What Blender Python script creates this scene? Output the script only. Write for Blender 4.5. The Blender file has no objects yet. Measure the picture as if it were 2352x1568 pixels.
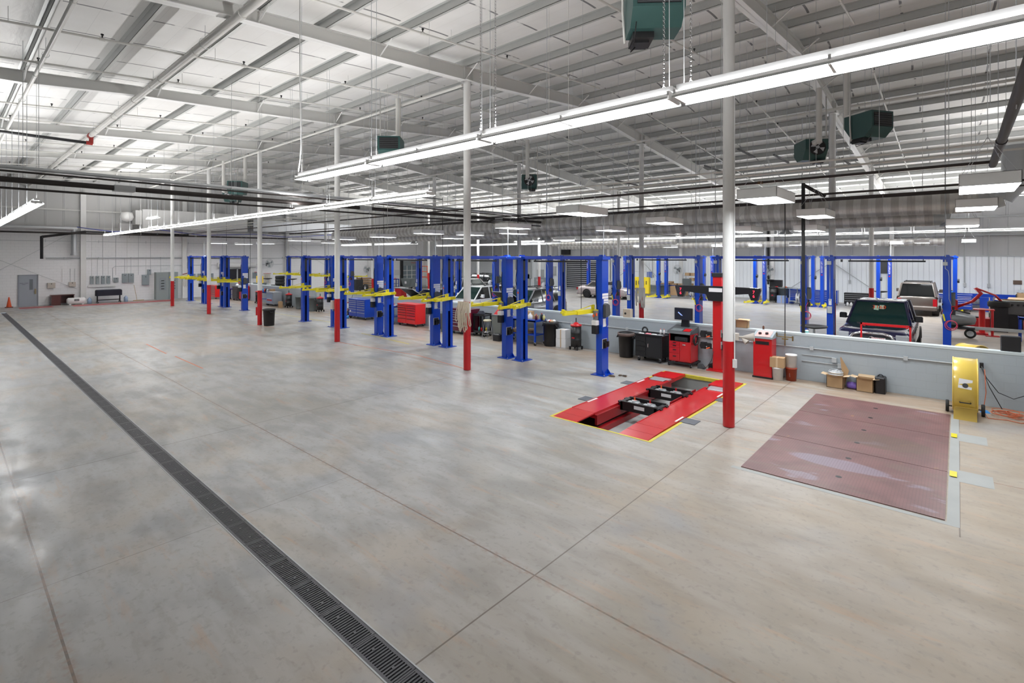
import bpy, bmesh, math, random
from mathutils import Vector, Matrix
random.seed(7)
S=bpy.context.scene
COL=S.collection
PI=math.pi
# ---------------------------------------------------------------- camera, world, exposure
TH=math.atan2(1024,1159); H=3.54; FPX=1159.0
cam=bpy.data.cameras.new('camera'); co=bpy.data.objects.new('camera',cam); COL.objects.link(co)
cam.sensor_width=36; cam.lens=36*FPX/2352; cam.shift_y=-196/2352; cam.clip_end=300
co.location=(0,0,H); co.rotation_euler=(PI/2,0,TH); S.camera=co
wd=bpy.data.worlds.new('world'); S.world=wd; wd.use_nodes=True
wd.node_tree.nodes['Background'].inputs[0].default_value=(.8,.9,1,1)
wd.node_tree.nodes['Background'].inputs[1].default_value=0.3
S.view_settings.view_transform='Standard'; S.view_settings.look='None'; S.view_settings.gamma=1
S.view_settings.use_curve_mapping=False; EXPO=0.33
S.view_settings.exposure=EXPO
TUBE=15.0      # radiance of a bare fluorescent tube
UPW=46.0
PANELE=30.0     # radiance of the lamp panels
# ---------------------------------------------------------------- survey helpers: photo coordinates -> points in the building
sT,cT=math.sin(TH),math.cos(TH)
def at(x,y,z=0.0):
    d=(z-H)*FPX/(588.-y); l=d*(x-1176.)/FPX
    return (-sT*d+cT*l, cT*d+sT*l)
def xonY(x,Y):
    t=(x-1176.)/FPX; return Y*(cT*t-sT)/(cT+sT*t)
def yonX(x,X):
    t=(x-1176.)/FPX; return X*(cT+sT*t)/(cT*t-sT)
def zof(y,X,Y):
    return H+(588.-y)/FPX*(-sT*X+cT*Y)
# ---------------------------------------------------------------- materials
MATS={}
def mat(name,col,rough=.5,metal=0.,emit=0.,noise=0.,nscale=3.,bump=0.,spec=.5,coat=0.,trans=0.):
    if name in MATS: return MATS[name]
    m=bpy.data.materials.new(name); m.use_nodes=True; nt=m.node_tree; b=nt.nodes['Principled BSDF']
    c=tuple(col)+(1,)
    b.inputs['Base Color'].default_value=c; b.inputs['Roughness'].default_value=rough
    b.inputs['Metallic'].default_value=metal; b.inputs['Specular IOR Level'].default_value=spec
    if coat: b.inputs['Coat Weight'].default_value=coat; b.inputs['Coat Roughness'].default_value=.05
    if trans: b.inputs['Transmission Weight'].default_value=trans
    if emit:
        b.inputs['Emission Color'].default_value=c; b.inputs['Emission Strength'].default_value=emit
    if noise:
        tc=nt.nodes.new('ShaderNodeTexCoord'); n=nt.nodes.new('ShaderNodeTexNoise'); n.inputs['Scale'].default_value=nscale; n.inputs['Detail'].default_value=5
        nt.links.new(tc.outputs['Object'],n.inputs['Vector'])
        mx=nt.nodes.new('ShaderNodeMix'); mx.data_type='RGBA'
        mx.inputs[6].default_value=tuple(max(0,v*(1-noise)) for v in col)+(1,); mx.inputs[7].default_value=tuple(min(1,v*(1+noise*.6)) for v in col)+(1,)
        nt.links.new(n.outputs['Fac'],mx.inputs[0]); nt.links.new(mx.outputs[2],b.inputs['Base Color'])
        if bump:
            bp=nt.nodes.new('ShaderNodeBump'); bp.inputs['Strength'].default_value=bump; nt.links.new(n.outputs['Fac'],bp.inputs['Height']); nt.links.new(bp.outputs[0],b.inputs['Normal'])
    MATS[name]=m; return m
class NT:
    """small helper to write node graphs"""
    def __init__(s,name):
        s.m=bpy.data.materials.new(name); s.m.use_nodes=True; s.t=s.m.node_tree; s.b=s.t.nodes['Principled BSDF']; MATS[name]=s.m
        tc=s.t.nodes.new('ShaderNodeTexCoord'); s.obj=tc.outputs['Object']
        sp=s.t.nodes.new('ShaderNodeSeparateXYZ'); s.t.links.new(s.obj,sp.inputs[0]); s.x,s.y,s.z=sp.outputs
    def inp(s,i,v):
        if isinstance(v,(int,float)): i.default_value=v
        elif isinstance(v,tuple): i.default_value=v if len(v)==4 or i.type=='VECTOR' else v+(1,)
        else: s.t.links.new(v,i)
    def ma(s,op,a,b=0.,c=0.):
        n=s.t.nodes.new('ShaderNodeMath'); n.operation=op
        for i,v in enumerate((a,b,c)): s.inp(n.inputs[i],v)
        return n.outputs[0]
    def mix(s,f,a,b):
        n=s.t.nodes.new('ShaderNodeMix'); n.data_type='RGBA'; s.inp(n.inputs[0],f); s.inp(n.inputs[6],a); s.inp(n.inputs[7],b); return n.outputs[2]
    def noise(s,scale,det=5,dist=0.,sc=(1,1,1),rough=.5):
        mp=s.t.nodes.new('ShaderNodeMapping'); mp.inputs['Scale'].default_value=sc; s.t.links.new(s.obj,mp.inputs[0])
        n=s.t.nodes.new('ShaderNodeTexNoise'); n.inputs['Scale'].default_value=scale; n.inputs['Detail'].default_value=det; n.inputs['Distortion'].default_value=dist; n.inputs['Roughness'].default_value=rough
        s.t.links.new(mp.outputs[0],n.inputs['Vector']); return n.outputs['Fac']
    def ramp(s,v,a,b):
        n=s.t.nodes.new('ShaderNodeMapRange'); n.interpolation_type='SMOOTHSTEP'; s.inp(n.inputs[0],v); n.inputs[1].default_value=a; n.inputs[2].default_value=b; return n.outputs[0]
    def line(s,co,x0,w):      # 1 inside |co-x0|<w
        return s.ma('LESS_THAN',s.ma('ABSOLUTE',s.ma('SUBTRACT',co,x0)),w)
    def band(s,co,a,b): return s.ma('MULTIPLY',s.ma('GREATER_THAN',co,a),s.ma('LESS_THAN',co,b))
    def bump(s,h,st,dist=.02):
        n=s.t.nodes.new('ShaderNodeBump'); n.inputs['Strength'].default_value=st; n.inputs['Distance'].default_value=dist; s.inp(n.inputs['Height'],h); s.t.links.new(n.outputs[0],s.b.inputs['Normal'])
# floor concrete
g=NT('polished_concrete')
big=g.noise(.22,6,.6); mid=g.noise(1.1,8,.3,(1,2.0,1)); fine=g.noise(14,6,0); streak=g.noise(1.0,7,.4,(.5,3.5,1)); tan=g.noise(.5,6,.4)
c=g.mix(g.ramp(big,.35,.65),(.33,.318,.288),(.42,.42,.418))
c=g.mix(g.ma('MULTIPLY',g.ramp(mid,.42,.66),.55),c,(.25,.25,.245))
c=g.mix(g.ma('MULTIPLY',g.ramp(tan,.48,.66),.45),c,(.42,.34,.245))
c=g.mix(g.ma('MULTIPLY',g.ramp(streak,.48,.68),.45),c,(.50,.51,.52))
# browner, rustier concrete towards the right-hand bays and along the half wall
rx=g.ramp(g.ma('ADD',g.x,g.ma('MULTIPLY',g.noise(.35,3),3.)),-6.,2.5); c=g.mix(g.ma('MULTIPLY',rx,.72),c,(.345,.265,.18))
dirt=g.ma('MULTIPLY',g.ramp(g.y,13.6,15.6),g.ramp(g.y,17.5,16.6)); c=g.mix(g.ma('MULTIPLY',g.ma('MULTIPLY',dirt,g.ramp(streak,.30,.55)),.8),c,(.27,.18,.11))
c=g.mix(g.ma('MULTIPLY',g.ramp(g.y,12.0,22),.25),c,(.33,.33,.34))
c=g.mix(g.ma('MULTIPLY',g.ramp(g.noise(5,8,.3,(.7,1.6,1),.65),.50,.66),.35),c,(.27,.24,.20))
c=g.mix(g.ma('MULTIPLY',g.ramp(g.noise(2.4,8,.4,(.35,2.2,1),.6),.56,.70),.40),c,(.47,.30,.18))
c=g.mix(g.ma('MULTIPLY',g.ramp(g.noise(.55,4,.3),.56,.70),.45),c,(.27,.285,.315))
c=g.mix(g.ma('MULTIPLY',g.ramp(fine,.56,.68),.22),c,(.16,.14,.12))
wob=g.ma('MULTIPLY',g.ma('SUBTRACT',g.noise(.7,3),.5),.02)
yy=g.ma('ADD',g.y,wob); xx=g.ma('ADD',g.x,wob)
jl=None
def addl(m_):
    global jl
    jl=m_ if jl is None else g.ma('MAXIMUM',jl,m_)
for y0 in (.74,4.36,10.9): addl(g.line(yy,y0,.011))
for k in range(-13,2): addl(g.ma('MULTIPLY',g.line(xx,-3.52+k*3.81,.004 if k%2 else .009),g.band(g.y,(-20.),45) if k%2==0 else g.band(g.y,-20.,4.36)))
for y0 in (20.0,24.0,30.0,36.): addl(g.line(yy,y0,.012))
addl(g.ma('MULTIPLY',g.line(xx,.02,.008),g.band(g.y,8.5,16)))
c=g.mix(g.ma('MULTIPLY',jl,.75),c,(.10,.07,.05))
near=None
for y0 in (.74,4.36,10.9):
    q=g.ramp(g.ma('ABSOLUTE',g.ma('SUBTRACT',yy,y0)),.10,.0); near=q if near is None else g.ma('MAXIMUM',near,q)
c=g.mix(g.ma('MULTIPLY',g.ma('MULTIPLY',near,g.ramp(fine,.4,.6)),.45),c,(.34,.22,.15))
g.inp(g.b.inputs['Base Color'],c)
ro=g.ma('ADD',g.ma('MULTIPLY',g.ramp(mid,.3,.7),.14),g.ma('ADD',.285,g.ma('ADD',g.ma('MULTIPLY',rx,.16),g.ma('MULTIPLY',g.ramp(streak,.4,.7),.10))))
g.inp(g.b.inputs['Roughness'],ro); g.bump(g.noise(2.0,6,.5,(.4,2.2,1)),.06,.03); g.b.inputs['Specular IOR Level'].default_value=.62
FLOORM=g.m
# roof insulation blanket: seams and purlin shadows stay geometry; torn black seams are marks
g=NT('roof_blanket')
fx=g.ma('SUBTRACT',g.ma('FRACT',g.ma('ADD',g.ma('DIVIDE',g.x,1.83),.13+100)),.5)
fy=g.ma('FRACT',g.ma('ADD',g.ma('DIVIDE',g.y,1.54),100.03))
sag=g.ma('MULTIPLY',g.ma('MULTIPLY',fy,g.ma('SUBTRACT',1.,fy)),.10)
tear=g.ma('MULTIPLY',g.ma('MULTIPLY',g.line(g.ma('SUBTRACT',fx,sag),0.,.016),g.ramp(g.noise(1.7,4),.38,.46)),g.band(fy,.12,.9))
thin=g.line(g.ma('SUBTRACT',fx,sag),0.,.004)
fx2=g.ma('SUBTRACT',g.ma('FRACT',g.ma('ADD',g.ma('DIVIDE',g.y,.513),100.)),.5)
c=g.mix(g.ramp(g.noise(.5,5),.3,.7),(.70,.69,.67),(.79,.79,.78))
c=g.mix(g.ma('MULTIPLY',g.ma('MAXIMUM',thin,g.line(fx2,0,.007)),.4),c,(.42,.42,.41)); c=g.mix(g.ma('MULTIPLY',tear,.85),c,(.09,.09,.10))
g.inp(g.b.inputs['Base Color'],c); g.b.inputs['Roughness'].default_value=.45; g.bump(g.noise(1.2,4,.5,(1,3,1)),.25,.05)
ROOFM=g.m
def blockmat(name,c1,c2,ax):
    g=NT(name); co_=g.x if ax=='x' else g.y
    row=g.ma('DIVIDE',g.z,.2); fr=g.ma('FRACT',row); odd=g.ma('MULTIPLY',g.ma('FRACT',g.ma('MULTIPLY',g.ma('FLOOR',row),.5)),1.)
    fc=g.ma('FRACT',g.ma('ADD',g.ma('DIVIDE',co_,.4),g.ma('ADD',odd,100.)))
    j=g.ma('MAXIMUM',g.ma('LESS_THAN',fr,.05),g.ma('LESS_THAN',fc,.022))
    c=g.mix(g.noise(.8,6),c1,c2); c=g.mix(g.ma('MULTIPLY',j,.22),c,(.25,.26,.28)); g.inp(g.b.inputs['Base Color'],c)
    g.b.inputs['Roughness'].default_value=.5; g.bump(g.ma('ADD',g.ma('SUBTRACT',1.,j),g.ma('MULTIPLY',g.noise(60,2),.15)),.5,.006); return g.m
BLOCKW=blockmat('white_block',(.84,.84,.86),(.90,.90,.91),'y')
BLOCKG=blockmat('grey_block',(.34,.385,.42),(.40,.445,.475),'x')
def ribmat(name,c1,c2,ax,pitch,dark):
    g=NT(name); co_=g.x if ax=='x' else g.y
    f=g.ma('FRACT',g.ma('ADD',g.ma('DIVIDE',co_,pitch),100.))
    c=g.mix(g.noise(.4,5),c1,c2); c=g.mix(g.ma('MULTIPLY',g.ma('LESS_THAN',f,.06),dark),c,(.3,.31,.33)); g.inp(g.b.inputs['Base Color'],c); g.b.inputs['Roughness'].default_value=.4
    g.bump(g.ramp(g.ma('ABSOLUTE',g.ma('SUBTRACT',f,.5)),.40,.48),.6,.03); return g.m
RIBW=ribmat('white_ribbed_panel',(.84,.88,.92),(.88,.91,.94),'x',.3,.4)
GREYX=ribmat('grey_insulated_panel_x',(.44,.45,.46),(.50,.50,.51),'x',1.2,.4)
GREYY=ribmat('grey_insulated_panel_y',(.50,.50,.50),(.56,.56,.55),'y',1.0,.4)
g=NT('spiral_duct'); f=g.ma('FRACT',g.ma('ADD',g.ma('DIVIDE',g.x,.42),100.)); f2=g.ma('FRACT',g.ma('ADD',g.ma('DIVIDE',g.x,.105),100.))
g.inp(g.b.inputs['Base Color'],g.mix(g.ma('GREATER_THAN',f,.5),(.74,.73,.71),(.56,.54,.52))); g.b.inputs['Metallic'].default_value=.55; g.b.inputs['Roughness'].default_value=.38
g.bump(g.ramp(g.ma('ABSOLUTE',g.ma('SUBTRACT',f2,.5)),.38,.5),.5,.01); SPIRAL=g.m
g=NT('rusty_mat'); n=g.noise(1.3,7,1); c=g.mix(g.ramp(n,.3,.7),(.15,.070,.068),(.22,.105,.100)); c=g.mix(g.ma('MULTIPLY',g.ramp(g.noise(.9,5,2,(.8,2.5,1)),.5,.7),.7),c,(.17,.11,.09))
c=g.mix(g.ma('MULTIPLY',g.ramp(g.noise(.8,3,.6,(1,2.6,1)),.60,.68),.55),c,(.30,.27,.33)); c=g.mix(g.ma('MULTIPLY',g.ramp(g.noise(2.2,5,1),.66,.8),.7),c,(.40,.22,.08))
def ell(cx,cy,a,b_):
    u=g.ma('DIVIDE',g.ma('SUBTRACT',g.x,cx),a); v=g.ma('DIVIDE',g.ma('SUBTRACT',g.y,cy),b_); w_=g.ma('ADD',g.ma('MULTIPLY',u,u),g.ma('MULTIPLY',v,v)); return g.ramp(g.ma('ADD',w_,g.ma('MULTIPLY',g.noise(3.,4),.5)),1.45,1.0)
c=g.mix(g.ma('MULTIPLY',ell(-.1,-1.86,.72,.24),.6),c,(.27,.24,.31)); c=g.mix(g.ma('MULTIPLY',ell(.35,-.1,.8,.45),.6),c,(.13,.085,.06)); c=g.mix(g.ma('MULTIPLY',ell(.1,1.7,.9,.3),.35),c,(.14,.10,.09))
f=g.ma('FRACT',g.ma('MULTIPLY',g.x,25.)); f2=g.ma('FRACT',g.ma('MULTIPLY',g.y,25.)); gr=g.ma('MAXIMUM',g.ma('LESS_THAN',f,.2),g.ma('LESS_THAN',f2,.2))
c=g.mix(g.ma('MULTIPLY',gr,.35),c,(.08,.04,.04)); g.inp(g.b.inputs['Base Color'],c); g.b.inputs['Roughness'].default_value=.42; g.bump(gr,.3,.004); MATM=g.m
g=NT('iron_grate'); g.inp(g.b.inputs['Base Color'],g.mix(g.ramp(g.noise(.8,4,.5,(1,.2,1)),.55,.68),(.085,.085,.095),(.16,.085,.06))); g.b.inputs['Roughness'].default_value=.42; g.b.inputs['Metallic'].default_value=.3; GRATE=g.m
W=mat('white_paint',(.78,.78,.77),.35,noise=.04); BEAMW=mat('beam_paint',(.68,.68,.66),.45,noise=.05,nscale=1)
PURL=mat('galvanised_purlin',(.50,.51,.50),.4,.25,noise=.08); PIPEW=mat('painted_pipe',(.66,.65,.62),.4)
RED=mat('red_paint',(.52,.010,.014),.3,noise=.12,coat=.2); RED2=mat('dark_red_paint',(.30,.01,.014),.35); MAROON=mat('maroon_paint',(.10,.006,.02),.25,coat=.3)
BLUE=mat('lift_blue',(.001,.050,.43),.32,noise=.1,coat=.25); NAVY=mat('chest_blue',(.004,.05,.42),.3,coat=.3); YEL=mat('lift_yellow',(.74,.64,.02),.35,noise=.1)
YELP=mat('yellow_line_paint',(.62,.52,.05),.5,noise=.25,nscale=9); YELF=mat('fan_yellow',(.72,.52,.10),.28,noise=.06,coat=.3)
BLK=mat('black_plastic',(.012,.012,.014),.4); BLK2=mat('black_steel',(.02,.02,.022),.35,.3); RUB=mat('rubber',(.014,.014,.014),.75); DG=mat('dark_grey',(.06,.065,.07),.5)
GRY=mat('grey_enamel',(.27,.31,.33),.4); GRYL=mat('light_grey_enamel',(.45,.47,.48),.4); GRYP=mat('grey_bin_plastic',(.13,.15,.155),.5); GALV=mat('galvanised',(.55,.57,.59),.35,.6); CHR=mat('chrome',(.75,.75,.77),.12,1.)
CARD=mat('cardboard',(.43,.28,.15),.8,noise=.12,nscale=6); CARD2=mat('cardboard_inside',(.55,.40,.25),.8); WOOD=mat('pallet_wood',(.28,.17,.09),.8,noise=.2); WHT=mat('white_plastic',(.78,.78,.78),.4); CREAM=mat('cream_cloth',(.60,.52,.41),.85,noise=.12,nscale=20)
ORG=mat('orange_plastic',(.80,.10,.02),.45); GREEN=mat('heater_green',(.03,.085,.08),.4,noise=.12); GRN=mat('bright_green',(.02,.35,.08),.4); TEAL=mat('teal_plastic',(.10,.45,.42),.4); LBL=mat('light_blue_liquid',(.05,.30,.75),.2)
TUBEM=mat('fluorescent_tube',(1,1,1),emit=TUBE); TUBEM2=mat('fluorescent_tube_brighter',(1,.99,.97),emit=24.); TUBEM3=mat('fluorescent_tube_boosted',(.96,.98,1),emit=42.); PANM=mat('lit_diffuser',(.93,.97,1),emit=PANELE); REFL=mat('white_reflector',(.88,.88,.88),.35)  # TUBEM3: output raised beyond the near tubes to brighten the far hall and walls
GLASS=mat('dark_car_glass',(.009,.010,.011),.06,spec=.7); GLASST=mat('tinted_green_glass',(.010,.032,.028),.08,spec=.6); LED=mat('red_digits',(1,.02,.05),emit=3.); SCREEN=mat('monitor_glass',(.02,.022,.03),.15)
CHAN=mat('lift_channel_shade',(.004,.012,.10),.5); ORANGE_PIPE=mat('black_iron_pipe',(.035,.028,.026),.45,.2); PIT=mat('pit_concrete',(.36,.37,.36),.6,noise=.15,nscale=2); STK=mat('sticker_white',(.72,.72,.74),.4); BEIGE=mat('beige_box',(.52,.47,.42),.5); WOODR=mat('desk_laminate',(.085,.02,.018),.35,noise=.2)  # CHAN: lift blue darkened to paint the shade inside the posts
REDL=mat('tail_light',(.55,.01,.02),.2); LAMPG=mat('headlamp_glass',(.62,.64,.68),.08,.5); GRYCLOTH=mat('dark_cloth',(.02,.022,.035),.9); TAPE=mat('orange_tape_line',(.62,.22,.13),.6,noise=.3,nscale=12); REDFL=mat('red_floor_paint',(.50,.07,.08),.4,noise=.2,nscale=4)
# ---------------------------------------------------------------- mesh builder
class MB:
    def __init__(s): s.v=[]; s.f=[]; s.mi=[]; s.sm=[]; s.M=Matrix.Identity(4); s.cm=0; s.mats=[]
    def m(s,mt):
        if mt not in s.mats: s.mats.append(mt)
        s.cm=s.mats.index(mt); return s
    def add(s,vs,fs,smooth=False):
        o=len(s.v); s.v+=[tuple(s.M@Vector(v)) for v in vs]
        for f in fs: s.f.append(tuple(o+i for i in f)); s.mi.append(s.cm); s.sm.append(smooth)
        return s
    def box(s,x0,y0,z0,x1,y1,z1):
        return s.add([(x0,y0,z0),(x1,y0,z0),(x1,y1,z0),(x0,y1,z0),(x0,y0,z1),(x1,y0,z1),(x1,y1,z1),(x0,y1,z1)],[(0,3,2,1),(4,5,6,7),(0,1,5,4),(1,2,6,5),(2,3,7,6),(3,0,4,7)])
    def cb(s,cx,cy,cz,sx,sy,sz): return s.box(cx-sx/2,cy-sy/2,cz-sz/2,cx+sx/2,cy+sy/2,cz+sz/2)
    def bbox(s,x0,y0,z0,x1,y1,z1,b=.01):     # box with chamfered vertical and top edges
        r=[(x0+b,y0),(x1-b,y0),(x1,y0+b),(x1,y1-b),(x1-b,y1),(x0+b,y1),(x0,y1-b),(x0,y0+b)]
        q=[(min(max(x,x0+b),x1-b),min(max(y,y0+b),y1-b)) for x,y in r]
        vs=[(x,y,z0) for x,y in r]+[(x,y,z1-b) for x,y in r]+[(x,y,z1) for x,y in q]
        fs=[tuple(range(7,-1,-1)),tuple(range(16,24))]
        for k in (0,8):
            for i in range(8): fs.append((k+i,k+(i+1)%8,k+8+(i+1)%8,k+8+i))
        return s.add(vs,fs)
    def frustum(s,x0,y0,x1,y1,z0,X0,Y0,X1,Y1,z1): 
        return s.add([(x0,y0,z0),(x1,y0,z0),(x1,y1,z0),(x0,y1,z0),(X0,Y0,z1),(X1,Y0,z1),(X1,Y1,z1),(X0,Y1,z1)],[(0,3,2,1),(4,5,6,7),(0,1,5,4),(1,2,6,5),(2,3,7,6),(3,0,4,7)])
    def cyl(s,p,q,r,n=12,r2=None,caps=True):
        p=Vector(p);q=Vector(q); r2=r if r2 is None else r2; d=(q-p)
        if d.length<1e-6: return s
        d.normalize(); u=d.orthogonal().normalized(); w=d.cross(u)
        A=[(math.cos(2*PI*i/n+PI/n),math.sin(2*PI*i/n+PI/n)) for i in range(n)]
        vs=[p+r*(a*u+b*w) for a,b in A]+[q+r2*(a*u+b*w) for a,b in A]
        s.add(vs,[(i,(i+1)%n,n+(i+1)%n,n+i) for i in range(n)],n>6)
        if caps: s.add(vs,[tuple(range(n-1,-1,-1)),tuple(range(n,2*n))])
        return s
    def lathe(s,prof,n=16,o=(0,0,0),smooth=True,ax='z'):
        vs=[];fs=[]; k=len(prof)
        for i in range(n):
            a=2*PI*i/n; ca,sa=math.cos(a),math.sin(a)
            for r,z in prof:
                if ax=='z': vs.append((o[0]+r*ca,o[1]+r*sa,o[2]+z))
                elif ax=='y': vs.append((o[0]+r*ca,o[1]+z,o[2]+r*sa))
                else: vs.append((o[0]+z,o[1]+r*ca,o[2]+r*sa))
        for i in range(n):
            j=(i+1)%n
            for a in range(k-1):
                f=(i*k+a,j*k+a,j*k+a+1,i*k+a+1); fs.append(f if ax!='y' else f[::-1])
        return s.add(vs,fs,smooth)
    def tube(s,pts,r,n=6):
        pts=[Vector(p) for p in pts]; rings=[]; pu=None
        for i,p in enumerate(pts):
            d=(pts[min(i+1,len(pts)-1)]-pts[max(i-1,0)])
            d=d.normalized() if d.length>1e-9 else Vector((0,0,1))
            u=(pu-d*pu.dot(d)) if pu else d.orthogonal()
            if u.length<1e-5: u=d.orthogonal()
            u.normalize(); pu=u; w=d.cross(u)
            rings+= [p+r*(math.cos(2*PI*k/n)*u+math.sin(2*PI*k/n)*w) for k in range(n)]
        m=len(pts); fs=[(i*n+k,i*n+(k+1)%n,(i+1)*n+(k+1)%n,(i+1)*n+k) for i in range(m-1) for k in range(n)]
        fs+=[tuple(range(n-1,-1,-1)),tuple(range((m-1)*n,m*n))]
        return s.add(rings,fs,n>4)
    def prism(s,poly,h0,h1,plane='xy'):      # poly extruded along the third axis
        n=len(poly)
        def P3(a,b,h): return (a,b,h) if plane=='xy' else ((a,h,b) if plane=='xz' else (h,a,b))
        vs=[P3(a,b,h0) for a,b in poly]+[P3(a,b,h1) for a,b in poly]
        return s.add(vs,[tuple(range(n-1,-1,-1)),tuple(range(n,2*n))]+[(i,(i+1)%n,n+(i+1)%n,n+i) for i in range(n)])
    def quad(s,a,b,c,d): return s.add([a,b,c,d],[(0,1,2,3)])
    def torus(s,o,R,r,ax='z',n=20,k=6,a0=0,a1=2*PI):
        pts=[]
        for i in range(n+1):
            a=a0+(a1-a0)*i/n; c,q=R*math.cos(a),R*math.sin(a)
            pts.append((o[0]+c,o[1]+q,o[2]) if ax=='z' else ((o[0]+c,o[1],o[2]+q) if ax=='y' else (o[0],o[1]+c,o[2]+q)))
        return s.tube(pts,r,k)
    def wheel(s,o,R,w,ax='x',rim=None,n=20):     # tyre + rim, axis ax
        h=w/2; s.m(RUB); s.lathe([(R*.62,-h),(R*.93,-h),(R,-h*.6),(R,h*.6),(R*.93,h),(R*.62,h)],n,o,True,ax)
        s.m(rim or GALV); s.lathe([(0,-h*.55),(R*.62,-h*.7),(R*.62,h*.7),(0,h*.55)],n,o,False,ax); return s
    def build(s,name,mt=None,parent=None,loc=None,fix=True,rotz=0):
        me=bpy.data.meshes.new(name); me.from_pydata(s.v,[],s.f)
        ms=s.mats if s.mats else [mt or W]
        for x in ms: me.materials.append(x)
        me.polygons.foreach_set('material_index',s.mi); me.polygons.foreach_set('use_smooth',s.sm)
        if fix:
            bm=bmesh.new(); bm.from_mesh(me); bmesh.ops.recalc_face_normals(bm,faces=bm.faces); bm.to_mesh(me); bm.free()
        me.update(); o=bpy.data.objects.new(name,me); COL.objects.link(o)
        if parent: o.parent=parent
        if loc: o.location=loc
        if rotz: o.rotation_euler=(0,0,rotz)
        return o
def tag(o,label,cat,group=None,kind=None):
    o['label']=label; o['category']=cat
    if group: o['group']=group
    if kind: o['kind']=kind
    return o
def thing(name,label,cat,loc=(0,0,0),rotz=0,group=None):
    o=bpy.data.objects.new(name,None); COL.objects.link(o); o.empty_display_size=.2
    o.location=loc if len(loc)==3 else (loc[0],loc[1],0); o.rotation_euler=(0,0,rotz); return tag(o,label,cat,group)
def dup(r,loc,rotz=None,label=None,group=None):
    def cp(o,par):
        c=o.copy(); COL.objects.link(c); c.parent=par
        for ch in o.children: cp(ch,c)
        return c
    n=cp(r,None); n.location=loc if len(loc)==3 else (loc[0],loc[1],0)
    if rotz is not None: n.rotation_euler=(0,0,rotz)
    if label: n['label']=label
    if group: n['group']=group
    return n
def struct(o): o['kind']='structure'; return o
def text(s,size,name,mt,parent,loc,rot,ext=.001,ax='CENTER'):
    cu=bpy.data.curves.new(name,'FONT'); cu.body=s; cu.size=size; cu.extrude=ext; cu.align_x=ax; cu.align_y='CENTER'; cu.resolution_u=2
    o=bpy.data.objects.new(name,cu); COL.objects.link(o)
    dg=bpy.context.evaluated_depsgraph_get(); me=bpy.data.meshes.new_from_object(o.evaluated_get(dg)); COL.objects.unlink(o); bpy.data.objects.remove(o)
    me.materials.clear(); me.materials.append(mt); r=bpy.data.objects.new(name,me); COL.objects.link(r); r.parent=parent; r.location=loc; r.rotation_euler=rot; return r
ORD=['first','second','third','fourth','fifth','sixth','seventh','eighth','ninth','tenth','eleventh','twelfth','thirteenth','fourteenth','fifteenth','sixteenth','seventeenth','eighteenth','nineteenth','twentieth']+['twenty-'+q for q in ('first','second','third','fourth','fifth','sixth','seventh','eighth','ninth')]
# ================================================================ THE BUILDING
XL=-49.3; XR=8.0; YN=-5.0; YF=45.6; YR=16.75
FR=[4.2,-3.57,-11.45,-19.23,-26.88,-34.31,-41.66]          # portal frames: first is right of the photo
def zr(Y): return 10.1-abs(Y-YR)/12
# floor with the lift pit and the drain trench left open
PX0,PX1,PY0,PY1=-6.78,-4.38,8.92,14.80; DX0,DX1,DY0,DY1=-44.8,2.0,2.44,2.72
b=MB(); xs=sorted([XL,DX0,PX0,PX1,DX1,XR]); ys=sorted([YN,DY0,DY1,PY0,PY1,YF])
for i in range(5):
    for j in range(5):
        cx,cy=(xs[i]+xs[i+1])/2,(ys[j]+ys[j+1])/2
        if (PX0<cx<PX1 and PY0<cy<PY1) or (DX0<cx<DX1 and DY0<cy<DY1): continue
        b.quad((xs[i],ys[j],0),(xs[i+1],ys[j],0),(xs[i+1],ys[j+1],0),(xs[i],ys[j+1],0))
struct(b.build('floor',FLOORM,fix=False))
# roof, two slopes
b=MB()
for ya,yb in ((YN,YR),(YR,YF)):
    b.quad((XL,ya,zr(ya)),(XL,yb,zr(yb)),(XR,yb,zr(yb)),(XR,ya,zr(ya)))
b.quad((XL,YN,zr(YN)+.1),(XL,YF,zr(YN)+.1),(XR,YF,zr(YN)+.1),(XR,YN,zr(YN)+.1)) if False else None
struct(b.build('ceiling',ROOFM,fix=False))
def wallY(name,X,t,parts):
    for (nm,z0,z1,m_) in parts:
        q=MB(); q.box(min(X,X+t),YN,z0,max(X,X+t),YF,z1); struct(q.build(nm,m_))
wallY('w',XL,-.25,[('wall_left',0,5.65,BLOCKW),('wall_left_upper',5.65,10.3,GREYY)])
q=MB(); q.box(XR,YN,0,XR+.2,YF,10.2); struct(q.build('wall_right',BLOCKW))
q=MB(); q.box(XL,YN-.2,0,XR,YN,8.4); struct(q.build('wall_near',BLOCKG))
RX0,RX1=-32.3,-26.9
q=MB(); q.box(XL,YF,0,RX0,YF+.2,3.56); q.box(RX1,YF,0,XR,YF+.2,3.56); q.box(RX0,YF,3.0,RX1,YF+.2,3.56); struct(q.build('wall_back',RIBW))
q=MB(); q.box(XL,YF+.05,3.56,XR,YF+.25,8.2); struct(q.build('wall_back_upper',GREYX))
q=MB(); q.box(XL,YF-.06,3.52,XR,YF+.05,3.60); struct(q.build('trim_1',GRYL))
for k,z in enumerate((5.6,6.9)):
    q=MB(); q.box(XL,YN,z,XL+.12,YF,z+.10); struct(q.build('trim_%d'%(k+2),BEAMW))
for k,z in enumerate((4.9,6.1)):
    q=MB(); q.box(XL,YF-.12,z,XR,YF,z+.08); struct(q.build('trim_%d'%(k+4),GRYL))
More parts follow.
